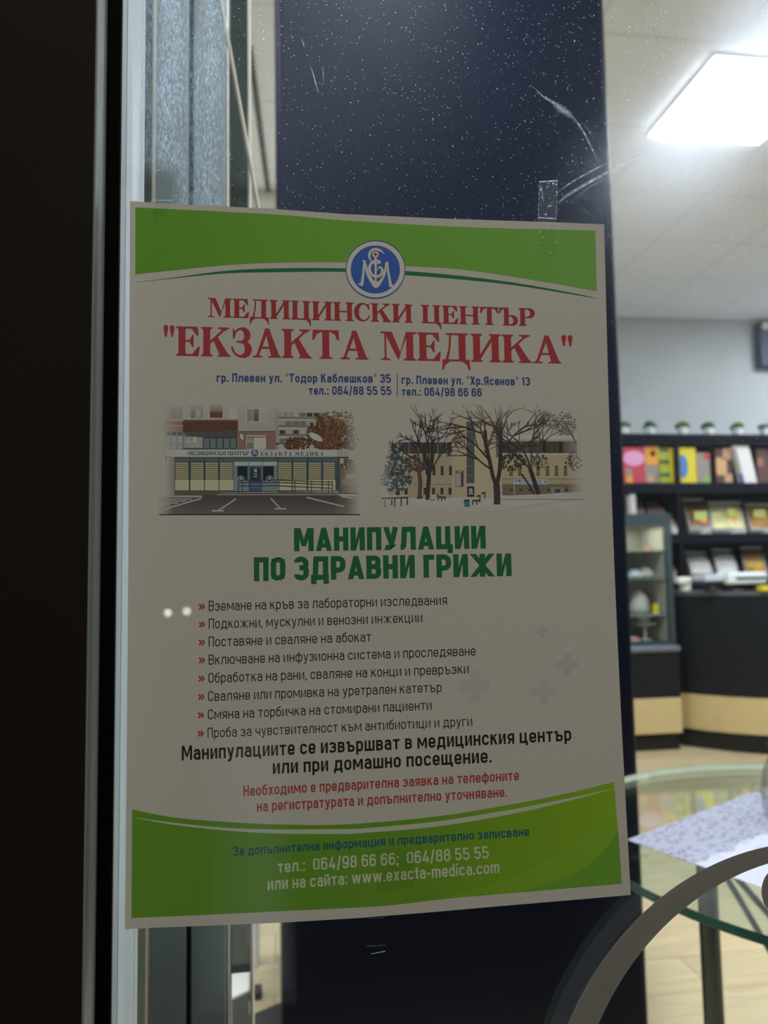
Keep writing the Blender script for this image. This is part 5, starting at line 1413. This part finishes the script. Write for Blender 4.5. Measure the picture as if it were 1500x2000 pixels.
c = atY(1258, 1200, 4.72); b = MB(); b.lathe([(.05, 0), (.085, .012), (.088, .018), (.03, .02), (.045, .05), (.03, .085), (.006, .09)], (c.x, 4.72, zfl+.10), 24); b.lathe([(.012, 0), (.012, .1)], (c.x, 4.72, zfl), 12); b.lathe([(.05, 0), (.05, .006)], (c.x, 4.72, zfl), 20)
single('cake_stand', b, cm('stand_white', (226, 224, 214)), 'white cake stand on the floor of the display case', 'cake stand')
mound('sausage', 1236, 1256, 30, 10, zfl, cm('pink_meat', (206, 150, 140)), 'pink slab of meat on the floor of the display case', 'meat', Y=4.62)

# on the counter: scale, white dispenser, black tray
CTZ = 1.06
sc = thing('weighing_scale', (3.25, 4.35, CTZ), 'white and silver weighing scale with a dark display on the counter', 'scale')
Ys = 4.30
x0, x1, xm = atY(1382, 1130, Ys).x, atY(1499, 1130, Ys).x, atY(1422, 1130, Ys).x
z0, z1, z2 = atY(1440, 1141, Ys).z, atY(1440, 1118, Ys).z, CTZ
b = MB(); b.box(xm, x1, Ys, Ys+.16, z0, z1); part('body', b, cm('scale_white', (222, 230, 230), .35), sc, bevel=.015, segs=4)
b = MB(); b.box(x0, xm+.02, Ys+.03, Ys+.2, z0+.02, z1-.012); part('platform', b, cm('scale_silver', (190, 198, 208), .3), sc, bevel=.01, segs=3)
xa, xb = atY(1438, 1130, Ys).x, atY(1496, 1130, Ys).x; za, zb_ = atY(1460, 1132, Ys).z, atY(1460, 1127, Ys).z
b = MB(); b.box(xa, xb, Ys-.004, Ys+.002, za, zb_); part('display', b, cm('lcd_dark', (40, 62, 54), .3), sc)
for x in (x0+.07, xm+.05, x1-.06):
    b = MB(); b.box(x-.02, x+.02, Ys+.05, Ys+.14, CTZ, z0+.03); part('foot', b, cm('scale_base', (34, 38, 42)), sc)
b = MB(); b.box(x0-.02, xm+.03, Ys+.05, Ys+.16, z0+.0, z0+.02); part('base', b, cm('scale_base', (34, 38, 42)), sc)
ds = thing('dispenser', (2.93, 4.5, CTZ), 'white angular dispenser at the left end of the counter', 'dispenser')
Yd = 4.52
b = MB(); xa, xb, xc = atY(1326, 1140, Yd).x, atY(1352, 1140, Yd).x, atY(1338, 1140, Yd).x; zt = atY(1340, 1127, Yd).z
b.box(xa, xb, Yd, Yd+.09, zt-.045, zt); part('head', b, cm('dispenser_white', (228, 230, 222), .4), ds, bevel=.008)
b = MB(); b.box(xc, xb, Yd+.01, Yd+.08, CTZ, zt-.044); part('stand', b, cm('dispenser_white', (228, 230, 222), .4), ds, bevel=.006)
q = atY(1497, 1147, 4.22); b = MB(); b.box(q.x-.045, q.x+.08, 4.2, 4.26, CTZ+.0005, CTZ+.035)
single('snack_bar', b, YEL, 'yellow bar lying on the counter below the scale', 'snack', bevel=.004)

# dark board with a pale lamp on the back wall
bd = thing('wall_box', (4.2, 5.5, 2.4), 'dark navy rounded box on the back wall with a pale round spot', 'wall box')
qa, qb = atY(1482, 628, 5.46), atY(1488, 717, 5.46)
b = MB(); b.box(qa.x, qa.x+.55, 5.46, 5.549, qb.z, qa.z); part('case', b, cm('navy_case', (44, 54, 76)), bd, bevel=.02, segs=4)
b = MB(); q = atY(1497, 636, 5.44); b.tube([(q.x, 5.459, q.z), (q.x, 5.44, q.z)], .035, 20); part('spot', b, cm('spot_pale', (206, 196, 180)), bd)

# assumed light strip, added unseen behind the plants on the shelving, washing the wall
b = MB(); b.box(SX0, SX1-.1, 5.40, 5.43, LV[0][0]+.001, LV[0][0]+.012)
single('assumed_led_strip', b, emit('assumed_strip_glow', (0.9, 1, 1), 1.5), 'assumed slim white light strip along the back of the shelving top', 'light strip', smooth=False)
